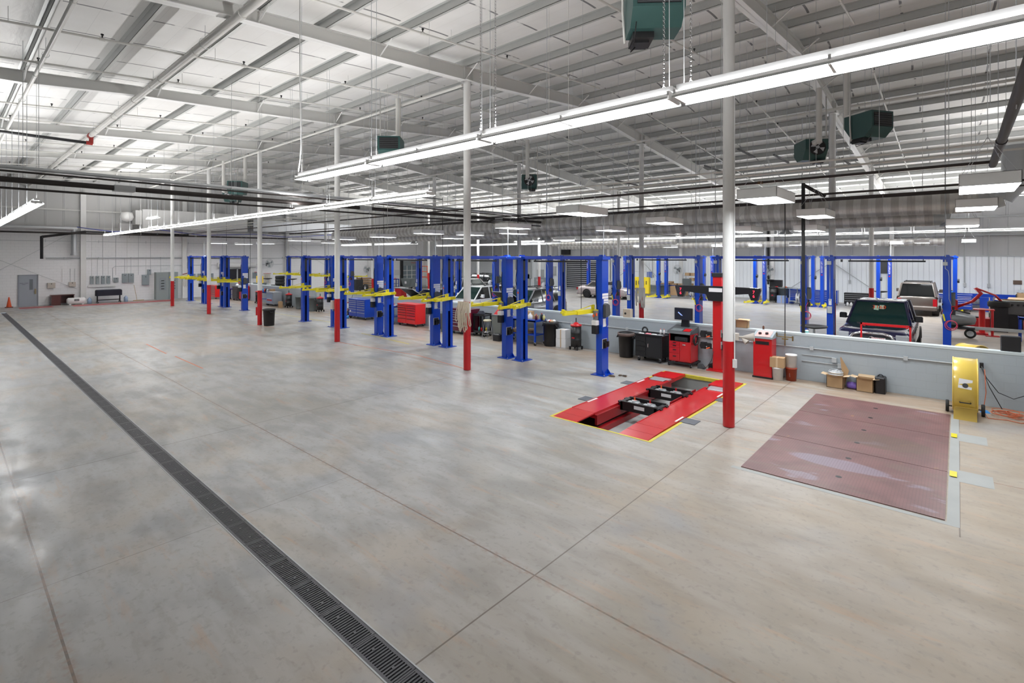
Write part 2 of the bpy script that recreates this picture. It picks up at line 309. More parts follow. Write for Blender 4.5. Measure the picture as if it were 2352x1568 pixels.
# roll-up door in the back wall
d=MB(); d.box(RX0,YF+.06,0,RX1,YF+.1,3.0); dd=struct(d.build('door_3',mat('dark_door_gap',(.02,.022,.03),.3)))
d=MB()
for k in range(14): d.box(RX0,YF+.0,.05+k*.213,RX1,YF+.05,.05+k*.213+.075)
d.build('door_slat',GALV,dd)
d=MB(); d.box(RX0-.15,YF-.08,0,RX0,YF+.05,3.05); d.box(RX1,YF-.08,0,RX1+.15,YF+.05,3.05); d.box(RX0,YF-.3,2.98,RX1,YF+.0,3.35); d.build('door_frame',GRYL,dd)
# portal frames (tapered rafters) ------------------------------------------------
def frame_profile():
    bot=[(YN,8.05),(1.5,8.28),(4.1,8.55),(7.4,8.74),(10.87,8.97),(13.7,9.22),(16.75,9.50),(19.6,9.24),(22.4,8.93),(28,8.42),(33.9,7.95),(40,7.45),(YF,7.1)]
    return bot
BOT=frame_profile()
def zbot(Y):
    for (a,za),(c_,zc) in zip(BOT,BOT[1:]):
        if a<=Y<=c_: return za+(zc-za)*(Y-a)/(c_-a)
    return 8
FN=['nearest','second','third','fourth','fifth','sixth','farthest']
for i,X in enumerate(FR):
    t=thing('rafter_beam','white tapered steel roof rafter, %s of the frames crossing the hall'%( ['rightmost, beside the right wall','second from the right','third from the right','fourth from the right','fifth from the right','sixth from the right','last before the left wall'][i]),'beam',(X,0,8.5))
    L=lambda pts,x0,x1: None
    w_=MB(); poly=[(y,z-8.5) for y,z in BOT]+[(y,zr(y)-.22-8.5) for y in (YF,YR,YN)]
    w_.prism(poly,-.008,.008,'yz'); w_.build('web',BEAMW,t)
    f=MB()
    for (ya,za),(yb,zb) in zip(BOT,BOT[1:]):
        f.add([(-.11,ya,za-8.5),(.11,ya,za-8.5),(.11,yb,zb-8.5),(-.11,yb,zb-8.5),(-.11,ya,za-8.485),(.11,ya,za-8.485),(.11,yb,zb-8.485),(-.11,yb,zb-8.485)],[(0,3,2,1),(4,5,6,7),(0,1,5,4),(1,2,6,5),(2,3,7,6),(3,0,4,7)])
    f.build('bottom_flange',W,t)
    f=MB()
    for ya,yb in ((YN,YR),(YR,YF)):
        za,zb=zr(ya)-.22-8.5,zr(yb)-.22-8.5
        f.add([(-.09,ya,za),(.09,ya,za),(.09,yb,zb),(-.09,yb,zb),(-.09,ya,za+.015),(.09,ya,za+.015),(.09,yb,zb+.015),(-.09,yb,zb+.015)],[(0,3,2,1),(4,5,6,7),(0,1,5,4),(1,2,6,5),(2,3,7,6),(3,0,4,7)])
    f.build('top_flange',BEAMW,t)
    for Y in (10.85,22.4,33.95):
        f=MB(); f.box(-.1,Y-.18,zbot(Y)-8.5,.1,Y-.165,zr(Y)-.25-8.5); f.box(-.1,Y+.165,zbot(Y)-8.5,.1,Y+.18,zr(Y)-.25-8.5); f.build('stiffener',BEAMW,t)
    PY=[1.5+1.54*k for k in range(-4,29)]
    for k,Y in enumerate(PY):
        if k%2 or i==0 or Y>36 or Y<0: continue
        for sx in (-1,1):
            f=MB(); f.cyl((sx*.05,Y,zbot(Y)+.05-8.5),(sx*(.55 if True else 0),Y+.02,zr(Y)-.2-8.5),.022,4); f.build('flange_brace',W,t)
# purlins: one steel line each, running the length of the hall
for k in range(33):
    Y=1.5+1.54*(k-4)
    if abs(Y-YR)<.3: Y+=.3
    z=zr(Y)
    f=MB(); f.box(XL,-.004,-.2,XR,.004,0); f.box(XL,-.004,-.2,XR,.075,-.192); f.box(XL,-.075,-.008,XR,.004,0)
    o=f.build('roof_purlin',PURL,None,(0,Y,z-.003))
    tag(o,'galvanised roof purlin, %s'%('on the near slope, row %s out from the ridge'%ORD[11-k if k<=11 else 0] if Y<YR-.5 else 'on the far slope, row %s out from the ridge'%ORD[max(0,k-13)]) ,'purlin','roof purlins')
    if k in (12,13,14): o['label']='galvanised roof purlin %s'%{12:'one row short of the ridge',13:'just short of the ridge line',14:'just past the ridge line'}[k]
    o['label']=o['label'].replace('row first','first row').replace('row ','row ')
# columns ------------------------------------------------------------------------
def column(X,Y,lab,r=.112,band=RED,bandz=1.78,ztop=None):
    t=thing('steel_column',lab,'column',(X,Y,0),0,'round steel columns')
    zt=(ztop or zbot(Y))
    q=MB(); q.cyl((0,0,bandz),(0,0,zt),r,24); q.build('shaft',W,t)
    q=MB(); q.cyl((0,0,0.012),(0,0,bandz),r+.001,24); q.m(BEAMW) if False else None; o=q.build('painted_base',band,t); o['label']='red painted lower part'
    q=MB(); q.box(-.2,-.2,zt-.015,.2,.2,zt); q.build('cap_plate',W,t)
    return t
RN={10.85:'near row',22.4:'middle row',33.95:'back row'}
for Y in (10.85,22.4,33.95):
    for i in range(1,7):
        X=FR[i]
        lab='white round column with red foot in the %s, %s from right'%(RN[Y],ORD[i-1])
        if Y==10.85:
            lab='tall white round column with red lower part, '+['nearest the camera','second nearest, with cream slings hung on it','third in the front line, with a small box on it','with a black bin at its foot','fifth in the front line','farthest left of the front line, before the switchboard'][i-1]
        column(X,Y,lab,.115 if i<3 or Y>11 else .11)
# wall pilasters
for k,(Y,l) in enumerate(((7.06,'white square pilaster between the desk and the electric boxes'),(13.66,'white pilaster with hanging cords right of the switchboard'),(22.4,'white pilaster on the left wall behind the lifts'),(31.6,'white pilaster behind the wall fan, far end of left wall'),(39.5,'white pilaster right of the dock door'))):
    q=MB(); q.box(0,-.16,0,.3,.16,8.3); tag(q.build('wall_pilaster',W,None,(XL,Y,0)),l,'column')
for k,X in enumerate(FR[:6]):
    q=MB(); q.box(-.13,-.3,0,.13,0,7.0); tag(q.build('wall_pilaster',W,None,(X,YF,0)),'white pilaster on the ribbed back wall, %s from the right'%ORD[k],'column','back wall pilasters')
# half wall ---------------------------------------------------------------------
HWX=[(-48.0,xonY(721,16.35)),(xonY(793,16.35),1.25)]
for k,(a,c_) in enumerate(HWX):
    q=MB(); q.box(a,16.35,0,c_,16.55,1.26); ob=struct(q.build('wall_partition_%d'%(k+1),BLOCKG))
    q=MB(); q.bbox(a-.01,16.34,1.26,c_+.01,16.56,1.33,.006); q.build('wall_cap',mat('pale_cap',(.52,.58,.60),.45,noise=.05),ob)
q=MB(); q.cyl((-13.4,0,0),(.05,0,0),.016,8)
for X in (-11.3,-8.9,-7.0,-3.1,-1,.0): q.cb(X,0,0,.09,.05,.1)
q.box(.0,-.04,-.06,.1,.02,.07)
tag(q.build('electrical_conduit',GRYL,None,(0,16.32,.93)),'long grey conduit with small boxes along the half wall','conduit')
# trench drain -------------------------------------------------------------------
t=thing('trench_drain','long black slotted trench drain crossing the floor at left','drain',(0,2.58,0))
q=MB(); q.quad((DX0,-.14,-.2),(DX1,-.14,-.2),(DX1,.14,-.2),(DX0,.14,-.2)); q.quad((DX0,-.14,-.2),(DX0,-.14,0),(DX1,-.14,0),(DX1,-.14,-.2)); q.quad((DX0,.14,-.2),(DX1,.14,-.2),(DX1,.14,0),(DX0,.14,0)); q.build('channel',mat('drain_channel',(.03,.025,.02),.8),t,fix=False)
q=MB(); q.box(DX0,-.142,-.03,DX1,-.128,.003); q.box(DX0,.128,-.03,DX1,.142,.003); q.build('rim',GRYL,t)
q=MB(); GL=.61
q.box(-GL/2+.003,-.126,-.03,GL/2-.003,-.098,.0); q.box(-GL/2+.003,.098,-.03,GL/2-.003,.126,0); q.box(-GL/2+.003,-.1,-.03,-GL/2+.02,.1,0); q.box(GL/2-.02,-.1,-.03,GL/2-.003,.1,0); 
for k in range(17):
    x=-GL/2+.034+k*.0335; q.box(x-.0085,-.1,-.025,x+.0085,.1,-.001)
q.box(-GL/2+.13,-.012,-.026,-GL/2+.17,.012,.001); q.box(GL/2-.17,-.012,-.026,GL/2-.13,.012,.001)
q.m(GRATE); q.cm=0
g0=q.build('grate',GRATE,t,(DX1-GL/2,0,0))
n=int((DX1-DX0)/GL)
for k in range(1,n):
    c_=g0.copy(); COL.objects.link(c_); c_.parent=t; c_.location=(DX1-GL/2-k*GL,0,0)
# floor paint --------------------------------------------------------------------
def strip(name,lab,cat,poly,mt,z=.002):
    q=MB(); q.add([(x,y,z) for x,y in poly],[tuple(range(len(poly)))]); return tag(q.build(name,mt,fix=False),lab,cat)
strip('floor_marking','faded red floor stripe in front of the grey door','floor paint',[(-48.3,3.5),(-47.0,3.5),(-47.0,5.2),(-48.3,5.2)],REDFL)
s_=strip('floor_marking','long red floor stripe with worn white lettering along the left wall','floor paint',[(-47.9,6.2),(-46.5,6.2),(-46.5,12.3),(-47.9,12.3)],REDFL)
text('KEEP CLEAR',.55,'lettering',mat('worn_white',(.5,.45,.43),.6),s_,(-47.2,9.2,.004),(0,0,PI/2),.0005)
for (x0,y0,x1,y1,l) in ((336,790,382,812,'left of the centre floor'),(402,818,466,846,'in the middle of the floor near the drain'),(560,745,630,752,'near the column with the bin'),(780,786,960,816,'between the second and third columns'),(960,816,1066,846,'ending at the column with slings')):
    a=at(x0,y0);c_=at(x1,y1); w_=.05
    strip('floor_marking','faint orange line %s'%l,'floor paint',[(a[0],a[1]-w_/2),(c_[0],c_[1]-w_/2),(c_[0],c_[1]+w_/2),(a[0],a[1]+w_/2)],TAPE)
for (x0,y0,x1,y1,l) in ((590,712,760,740,'running past the left lifts'),(830,765,940,790,'between the lifts in the centre'),(445,687,470,695,'beside the farthest lift')):
    a=at(x0,y0);c_=at(x1,y1)
    strip('floor_marking','thin worn yellow line %s'%l,'floor paint',[(a[0],a[1]-.03),(c_[0],c_[1]-.03),(c_[0],c_[1]+.03),(a[0],a[1]+.03)],YELP)
# ================================================================ LIGHT FITTINGS
def strip_light(top=4.0,tm=None,up=46.):
    t=thing('fluorescent_fixture','x','light fixture',(0,0,0))
    L=2.40
    q=MB(); q.box(-L/2,-.055,.07,L/2,.055,.12); hs_=q.build('housing',REFL,t)
    q=MB()
    for sy in (-1,1):
        q.quad((-L/2,sy*.088,.047),(L/2,sy*.088,.047),(L/2,sy*.15,.0),(-L/2,sy*.15,.0)); q.quad((-L/2,sy*.15,.0),(L/2,sy*.15,.0),(L/2,sy*.15,-.02),(-L/2,sy*.15,-.02))
    q.build('reflector',REFL,t,fix=False)
    for sy in (-1,1):
        for sx in (-1,1):
            q=MB(); q.cyl((sx*L/4-.58,sy*.07,.015),(sx*L/4+.58,sy*.07,.015),.017,8); q.build('lamp_tube',tm or TUBEM,t)
    for x in (-L/2,-.01,L/2-.02):
        q=MB(); q.box(x,-.12,-.015,x+.02,.12,.06); q.build('lamp_holder',REFL,hs_)
    for x in (-L/2+.05,L/2-.05):
        q=MB(); q.cyl((x,0,.12),(x,0,top),.004,4); q.build('hanging_rod',GALV,t)
    la=bpy.data.lights.new('added_up_light','AREA'); la.shape='RECTANGLE'; la.size=L; la.size_y=.12; la.energy=up; la.color=(1,.985,.97)  # extra area lamp added above the housing to brighten the ceiling
    lo=bpy.data.objects.new('added_up_light',la); COL.objects.link(lo); lo.parent=t; lo.location=(0,0,.14); lo.rotation_euler=(PI,0,0)
    return t
rows=[('near bright row',[( .35+1.22-2.44*k,4.46,4.97) for k in range(-1,5)]+[]),
      ('second bright row',[(-9.51-1.22-2.44*k,7.82,5.03) for k in range(15)]),
      ('left edge row',[(-18.9-1.22-2.44*k,1.74,5.0) for k in range(7)]),
      ('far row beyond ducts',[(6.5-2.44*k,38.6,4.95) for k in range(17)]),
      ('far row by left wall',[(-26.5-2.44*k,33.5,4.55) for k in range(6)]),
      ('row above left lifts',[(-36-2.44*k,27.0,4.6) for k in range(5)]),
      ('pair by left wall',[(-42.4,yonX(345,-43),6.2),(-44.2,yonX(345,-45),5.6)]),
      ('row at right edge',[(4.2-2.44*k,27.5,5.9) for k in range(2)])]
i=0
nears=[]
for nm,ps in rows:
    for k,p in enumerate(ps):
        if nm.startswith('near'): p=(-8.03+2.44*k,4.46,4.97)
        g_='strip lights of the '+nm
        lab='white strip light in the %s, %s from its %s end'%(nm,ORD[k],'left' if nm.startswith('near') else 'right')
        if k==0: proto=strip_light(zr(p[1])-p[2],{'near bright row':TUBEM,'second bright row':TUBEM2}.get(nm,TUBEM3),{'near bright row':44.,'second bright row':44.,'left edge row':40.}.get(nm,85.)); proto.location=p; proto['label']=lab; proto['group']=g_
        else: dup(proto,p,None,lab,g_)
        i+=1
# hanging box panels
def panel(top=4.9):
    t=thing('hanging_light_panel','x','light fixture')
    q=MB(); a,c_=.31,.61; q.box(-a,-c_,0,a,-c_+.006,.17); q.box(-a,c_-.006,0,a,c_,.17); q.box(-a,-c_,0,-a+.006,c_,.17); q.box(a-.006,-c_,0,a,c_,.17); q.box(-a,-c_,.164,a,c_,.17); q.build('housing',REFL,t)
    q=MB(); q.quad((-a+.01,-c_+.01,.02),(-a+.01,c_-.01,.02),(a-.01,c_-.01,.02),(a-.01,-c_+.01,.02)); q.build('diffuser',PANM,t,fix=False)
    q=MB()
    for y in (-.5,.5):
        for x in (-.28,.28): q.cyl((x,y,.17),(0,0,.75),.003,4)
    q.cyl((0,0,.75),(0,0,top),.004,4); q.build('hanging_wire',GALV,t)
    return t
i=0
def pan(x,y,z=4.5,l=''):
    """x,y: photo position of the near lower corner"""
    X,Y=at(x,y,z)
    return X,Y
PANS=[((.32,9.95,4.5),'white box light panel at the far right, largest one'),((-2.5,9.55,4.5),'white box light panel right of the nearest column'),((-6.52,9.85,4.5),'white box light panel left of the nearest column'),
 ((.27,14.0,4.5),'white box light panel under the duct elbow at right'),((-2.62,14.3,4.5),'white box light panel beside the black vertical tube'),((-6.5,14.2,4.5),'white box light panel behind the nearest column'),
 ((-11.6,13.2,4.5),'white box light panel over the third lift post, upper one'),((-9.9,16.9,4.5),'wide white box light panel left of the nearest column in front of the duct')]
more=[(985,537),(880,545),(790,550),(688,553),(1080,540),(1040,548),(760,558),(610,560),(560,561),(500,559),(1270,558),(1340,556),(1180,537)]
for k,(x,y) in enumerate(more):
    X,Y=at(x,y,4.5); PANS.append(((X,Y,4.5),'white box light panel hanging over the lifts, about %s from the left'%ORD[sorted([m_[0] for m_ in more]).index(x)]))
far=[(1735,565),(1830,563),(1650,566),(1540,568),(1470,567),(1940,562),(2060,560),(2118,558),(2225,556),(1995,561),(1860,531),(2210,520),(1715,533)]
for k,(x,y) in enumerate(far):
    z=4.5 if y>550 else 4.28; X,Y=at(x,y,z)
    if y>550: X,Y=xonY(x,39.5-(k%2)*3),39.5-(k%2)*3; z=zof(y,X,Y)
    PANS.append(((X,Y,z),'small far white light panel against the back wall, %s from the left'%ORD[sorted([m_[0] for m_ in far]).index(x)]))
for k,(p,l) in enumerate(PANS):
    pp=panel(zr(p[1])-p[2]); pp.location=p; pp['label']=l; pp['group']='hanging box panels'
# ================================================================ ALIGNMENT PIT AND MAT
t=thing('alignment_pit','sunken concrete pit with yellow edge angles around the red alignment lift','pit',(-5.58,11.86,0))
hx,hy=1.2,2.94; D=-.42
q=MB(); q.quad((-hx,-hy,D),(hx,-hy,D),(hx,hy,D),(-hx,hy,D))
for a,b_ in (((-hx,-hy),(hx,-hy)),((hx,-hy),(hx,hy)),((hx,hy),(-hx,hy)),((-hx,hy),(-hx,-hy))): q.quad((a[0],a[1],D),(b_[0],b_[1],D),(b_[0],b_[1],0),(a[0],a[1],0))
q.build('pit_lining',PIT,t,fix=False)
for a,c_ in (((-hx,-hy),(-hx+.065,hy)),((hx-.065,-hy),(hx,hy)),((-hx+.065,-hy),(hx-.065,-hy+.05)),((-hx+.065,hy-.07),(hx-.065,hy))):
    q=MB(); q.box(a[0],a[1],-.09,c_[0],c_[1],.004); q.build('edge_angle',YELP,t)
t=thing('alignment_lift','red scissor alignment lift with two long runways lying flush in the floor pit','car lift',(-5.58,11.86,0))
for s in (-1,1):
    xa,xb=(-1.14,-.52) if s<0 else (.50,1.12)
    q=MB(); q.box(xa,-2.15,-.10,xb,1.72,.03); q.box(xa,-2.15,.03,xa+.02,1.7,.04); q.build('runway',RED,t)
    q=MB(); q.add([(xa,-2.16,-.0),(xb,-2.16,0),(xb,-2.16,.03),(xa,-2.16,.03),(xa,-2.9,-.02),(xb,-2.9,-.02),(xb,-2.9,.0),(xa,-2.9,.0)],[(0,1,2,3),(4,5,6,7),(0,4,7,3),(1,5,6,2),(3,7,6,2),(0,1,5,4)]); q.box(xa,-2.55,.012,xb,-2.54,.016); q.build('approach_ramp',RED,t)
    q=MB(); q.box(xa-.02,2.0,-.05,xb+.02,2.62,.045); q.box(xa,2.62,-.05,xb,2.86,.02); q.build('wheel_stop',RED,t)
    q=MB(); q.box(xa+.05,1.72,-.08,xb-.05,2.0,.02); q.bbox(xa+.08,1.5,.03,xb-.06,1.86,.045,.05); q.build('turn_plate',GALV,t)
    q=MB(); xi=xb if s<0 else xa; q.box(min(xi,xi-s*.06),-2.15,-.24,max(xi,xi-s*.06),1.75,-.02)
    if s>0: q.box(xi-.07,-.35,-.02,xi-.05,1.2,.06)
    else: q.box(xi+.05,-.4,-.02,xi+.08,1.9,.05)
    q.build('side_rail',RED2,t)
    q=MB()
    for y in (-1.25,.85):
        xo=-1.14 if s<0 else 1.12; q.box(min(xo,xo+s*.33),y-.17,.0,max(xo,xo+s*.33),y+.17,.012)
        q.build('cover_flap',mat('slate_plate',(.11,.12,.14),.45),t); q=MB()
    for y0,ln in ((-1.55,.42),(.95,.42)):
        q=MB(); q.box((-1.12 if s<0 else 1.07),y0,.031,(-1.07 if s<0 else 1.11),y0+ln,.036); q.build('white_mark',WHT,t)
    q=MB(); q.box((-.50 if s<0 else .3),-2.6,D,(-.38 if s<0 else .42),-.2,D+.12); q.build('base_rail',RED2,t)
for y in (-.85,.6):
    t2=thing('bridge_jack','black rolling bridge jack with chrome pads between the red runways, %s one'%('nearer' if y<0 else 'farther'),'jack',(-5.58,11.86+y,.0),0,'bridge jacks')
    q=MB(); q.box(-.46,-.27,-.12,.46,-.21,.09); q.box(-.46,.19,-.12,.46,.25,.09); q.box(-.5,-.27,-.12,-.40,.25,.07); q.box(.40,-.27,-.12,.5,.25,.07); q.box(-.56,-.2,.0,-.46,-.1,.06);q.box(.46,-.2,.0,.54,-.1,.06);q.box(-.56,.1,.0,-.46,.2,.06);q.box(.46,.1,.0,.54,.2,.06); q.build('frame',BLK2,t2)
    for x in (-.2,.2):
        q=MB(); q.box(x-.14,-.2,.02,x+.14,-.02,.07); q.cyl((x,-.1,.07),(x,-.1,.10),.045,10); q.box(x-.1,-.01,.03,x+.1,.02,.085); q.build('lift_pad',GALV,t2)
        q=MB(); q.cyl((x-.05,.05,.06),(x-.05,.05,.15),.018,8); q.box(x-.09,.03,.05,x-.01,.07,.075); q.build('handle',ORG if x<0 else RED,t2)
    q=MB(); q.cyl((-.44,.0,.02),(.44,.0,.02),.035,10); q.build('cylinder',BLK,t2)
    q=MB(); q.box(-.1,-.275,-.04,.16,-.271,.04); o=q.build('label_plate',STK,t2)
t=thing('floor_plate_mat','large rust red textured steel plate floor of three sheets','mat',(-1.43,11.95,0))
for ya,yb in ((-3.05,-1.05),(-1.035,1.05),(1.065,2.95)):
    q=MB(); q.box(-1.3,ya,.0,1.3,yb,.012); q.build('plate_sheet',MATM,t)
for k,y in enumerate((-2.44,-1.46,-.48,.45,1.49,2.4)):
    q=MB(); q.cyl((.0,y,.0121),(.0,y,.0128),.045,14); q.build('lifting_hole',BLK,t)
strip('concrete_edge','pale new concrete border around the rust red plate','concrete border',[(-2.86,8.78),(.02,8.78),(.02,15.0),(-.11,15.0),(-.11,8.88),(-2.86,8.88)],PIT,.0015)
for k,(y,l) in enumerate(((10.86,'nearer'),(13.2,'farther'))):
    strip('concrete_patch','pale concrete patch right of the red plate, %s one'%l,'concrete patch',[(.02,y-.28),(.42,y-.28),(.42,y+.28),(.02,y+.28)],PIT,.0017)
    q=MB(); q.box(0,-.13,.0,.09,.13,.006); tag(q.build('yellow_plate',YEL,None,(-.1,y,.013)),'small yellow plate at the edge of the red mat, %s one'%l,'plate')
for k,(x,y,a) in enumerate(((1408,865,.3),(1432,864,.1))):
    X,Y=at(x,y); q=MB()
    for j in range(9): q.cb(random.uniform(-.12,.12),random.uniform(-.05,.05),.02,random.uniform(.04,.09),.05,.035)
    tag(q.build('rag_bundle',mat('dirty_brown',(.16,.12,.09),.8),None,(X,Y,0)),'small brown dirty rag heap beside the nearest lift post, %s one'%('left' if k==0 else 'right'),'rag')
# ================================================================ TWO-POST LIFTS
HW=1.575
def lift(label,group,loc,style,armz=1.9,first={}):
    if (style,armz) in first:
        return dup(first[(style,armz)],loc,None,label,group)
    t=thing('two_post_lift',label,'car lift',loc,0,group); first[(style,armz)]=t
    for s in (-1,1):
        X=s*HW
        q=MB()
        q.box(min(X+s*.08,X+s*.1),-.18,.02,max(X+s*.08,X+s*.1),.18,3.46)
        for y in (-1,1):
            q.box(X-.1,min(y*.18,y*.165),.02,X+.1,max(y*.18,y*.165),3.46)
            q.box(min(X-s*.1,X-s*.085),min(y*.165,y*.06),.02,max(X-s*.1,X-s*.085),max(y*.165,y*.06),3.46)
        p=q.build('post',BLUE,t)
        q=MB(); q.box(X-.08,-.165,3.0 if style!='z' else 3.0,X+.078,.165,3.4) if False else q.box(X+s*.06-.01,-.16,.03,X+s*.06+.01,.16,3.42); q.build('channel_shade',CHAN,p)  # dark sheet, paints the shade in the open post channel
        q=MB(); q.box(X-.24,-.27,0,X+.24,.27,.02)
        for y in (-1,1):
            q.prism([(X-s*-.1,.02),(X+s*.2,.02),(X+s*.1,.16)] if False else [(X+s*.1,.02),(X+s*.21,.02),(X+s*.1,.17)],y*.15-.006,y*.15+.006,'xz')
        bp_=q.build('base_plate',BLUE,t)
        for bx in (-.2,.2):
            for by in (-.22,.22):
                if s*bx<0 and style!='near': continue
                q=MB(); q.cyl((X+bx,by,.02),(X+bx,by,.045),.018,6); q.build('anchor_bolt',GALV,bp_)
        q=MB(); q.bbox(X-.15,-.22,3.43,X+.15,.22,3.52,.01); q.prism([(X-.1,3.5),(X+.1,3.5),(X+.05,3.58),(X-.05,3.58)],-.08,.08,'xz'); q.build('head_cap',BLUE,t)
        q=MB(); q.box(min(X-s*.1,X-s*.06),-.055,2.72,max(X-s*.1,X-s*.06)+.0,.055,3.38); q.build('chain_cover',BLK,p)
        # carriage and arms
        q=MB(); q.box(X-.075,-.15,armz-.5,X+.075,.15,armz+.2)
        c_=q.build('carriage',BLUE,t); q=MB(); q.box(min(X-s*.07,X-s*.2),-.24,armz-.055,max(X-s*.07,X-s*.2),.24,armz+.055); q.prism([(-.30,armz-.05),(.24,armz-.05),(.24,armz+.05),(-.1,armz+.05),(-.28,armz+.17),(-.30,armz+.17)],min(X-s*.19,X-s*.2),max(X-s*.19,X-s*.2),'yz'); q.build('arm_yoke',YEL,t)
        q=MB(); rx=X-s*.2
        # arm 1, nearly parallel to the posts' side face, towards the door
        def arm(ang,L,zo):
            M=Matrix.Translation((rx,-.2,armz+zo))@Matrix.Rotation(ang,4,'Z'); q.M=M
            q.frustum(-.07,-.0,.07,.0,0,-.07,0,.07,0,.0) if False else None
            q.box(-.065,-.78,-.055,.065,.06,.055); q.box(-.045,-L,-.038,.045,-.75,.038)
            q.cyl((0,-L+.07,.0),(0,-L+.07,.10),.05,8); q.box(-.015,-.75,.055,.015,-.05,.065)
            q.add([(-.01,-.72,.06),(.01,-.72,.06),(.01,.02,.17),(-.01,.02,.17),(-.01,-.72,.075),(.01,-.72,.075),(.01,.02,.195),(-.01,.02,.195)],[(0,3,2,1),(4,5,6,7),(0,1,5,4),(1,2,6,5),(2,3,7,6),(3,0,4,7)])
            q.box(-.03,-.0,.05,.03,.05,.19); q.M=Matrix.Identity(4)
        arm(s*-.10,1.33,0); q.box(min(rx,rx+s*.2),-.27,armz-.055,max(rx,rx+s*.2),-.21,armz+.055)
        q.build('lift_arm',YEL,t)
        q=MB(); 
        arm2=Matrix.Translation((rx,.2,armz))@Matrix.Rotation(PI-s*.5 if style!='near' else s*-.9,4,'Z'); q.M=arm2
        if style=='near': q.M=Matrix.Translation((rx,-.12,armz-.005))@Matrix.Rotation(s*-.42,4,'Z')
        q.box(-.06,-.72,-.05,.06,.06,.05); q.box(-.04,-1.15,-.035,.04,-.7,.035); q.cyl((0,-1.08,0),(0,-1.08,.09),.05,8); q.build('lift_arm',YEL,t)
    q=MB(); q.box(-HW+.1,-.05,3.44,HW-.1,.05,3.54); q.box(-.14,-.06,3.43,.1,.06,3.55); q.build('overhead_beam',mat('lift_blue_beam',(.03,.07,.50),.35),t)
    q=MB(); q.cyl((-1.05,0,3.37),(1.05,0,3.37),.028,8); q.box(-1.0,-.01,3.39,-.98,.01,3.45); q.box(.98,-.01,3.39,1.,.01,3.45); q.build('shutoff_bar',BLK,t)
    q=MB(); q.cb(-1.25,0,3.38,.06,.05,.09); q.build('limit_switch',BLK,t)
    R=HW
    if style=='near':
        q=MB(); q.cyl((R-.06,-.27,1.66),(R-.06,-.27,1.93),.075,12); q.box(R-.1,-.35,1.74,R-.02,-.18,1.86); q.box(R-.08,-.2,1.62,R-.02,-.17,1.9); pm_=q.build('pump_motor',mat('motor_grey',(.22,.23,.23),.4,.3),t)
        q=MB(); q.bbox(R-.16,-.36,1.50,R+.02,-.19,1.64,.02); o=q.build('tank_head',WHT,t)
        q=MB(); q.bbox(R-.16,-.36,1.24,R+.02,-.19,1.50,.02); q.build('oil_tank',BLK,t)
        q=MB(); q.box(R+.0,-.362,1.78,R+.015,-.3,1.86); q.box(R-.115,-.352,1.74,R-.05,-.349,1.82); q.build('warning_sticker',ORG,pm_)
        q=MB(); q.prism([(-.12,1.72),(.10,1.76),(.14,1.84),(.10,2.08),(-.04,2.14),(-.12,2.1)],R+.1,R+.2,'yz'); q.build('lock_cover',DG,t)
        for k in range(4):
            q=MB(); q.box(R+.1,-.16 if k<2 else -.08,2.36-k*.085,R+.104,.17,2.43-k*.085); q.build('instruction_label',STK,p)
        q=MB(); q.box(R+.1,-.12,1.44,R+.104,.04,1.68); q.build('instruction_sheet',STK,p)
        q=MB(); q.box(R+.1,-.15,.8,R+.112,.08,1.07); q.box(R+.11,-.08,.82,R+.17,-.01,.98); q.box(R+.11,.01,.84,R+.18,.1,1.0); o=q.build('outlet_box',BLK,t)
        q=MB(); q.box(R+.1,-.17,.8,R+.11,.1,1.08); q.build('outlet_plate',GRYL,t)
        q=MB(); q.tube([(R-.09,-.185,3.0),(R-.1,-.2,2.8),(R-.09,-.2,2.3),(R-.07,-.2,2.0),(R-.04,-.22,1.9)],.012,6); q.build('hydraulic_hose',BLK,t)
        q=MB(); q.tube([(R+.11,0,1.66),(R+.12,.02,1.5),(R+.12,.1,1.42),(R+.11,.17,1.45)],.006,5); q.build('cable',GRYL,t)
        q=MB(); q.cyl((R+.07,-.05,3.5),(R+.07,-.05,4.66),.014,6); q.build('conduit',GALV,t)
        L=-HW
        q=MB(); q.box(L-.04,-.186,1.98,L+.0,-.182,2.42); o=q.build('logo_sticker',mat('logo_pale',(.35,.40,.62),.5),t)
        q=MB(); q.lathe([(0,-.0),(.035,-.0),(.035,.003)],12,(L-.02,-.19,2.3),False,'y'); q.build('logo_dot',ORG,t)
        q=MB(); q.tube([(L-.06,-.185,3.45),(L-.07,-.19,3.1),(L-.1,-.2,2.85),(L-.11,-.2,2.7),(L-.09,-.19,2.55)],.01,5); q.build('cable',BLK,t)
    else:
        q=MB(); 
        if style=='mid':
            q.cb(-HW-.02,-.21,3.3,.13,.06,.13); q.build('junction_box',GRYL,t)
            q=MB(); q.tube([(-HW-.0,-.2,3.24),(-HW+.0,-.195,2.2),(-HW+.0,-.195,1.95)],.011,5); q.cyl((-HW-.02,-.2,3.4),(-HW-.02,-.2,8.6),.016,6); q.build('conduit',GALV,t)
            q=MB(); q.bbox(-HW-.08,-.24,1.52,-HW+.07,-.18,1.76,.01); q.build('disconnect_box',GRYL,t)
            q=MB(); q.box(-HW-.04,-.19,1.8,-HW+.05,-.181,2.02); q.build('instruction_label',STK,p)
            q=MB(); q.cb(HW-.04,-.21,3.3,.11,.06,.11); q.build('junction_box',GRYL,t)
            q=MB(); q.cyl((HW-.04,-.2,3.35),(HW-.04,-.2,8.6),.016,6); q.build('conduit',GALV,t)
            q=MB(); q.tube([(HW-.04,-.19,3.25),(HW-.04,-.19,3.15),(HW+.03,-.19,3.08),(HW+.05,-.19,2.9),(HW+.05,-.19,2.2),(HW+.11,-.17,1.98)],.009,5); q.build('cable',GALV,t)
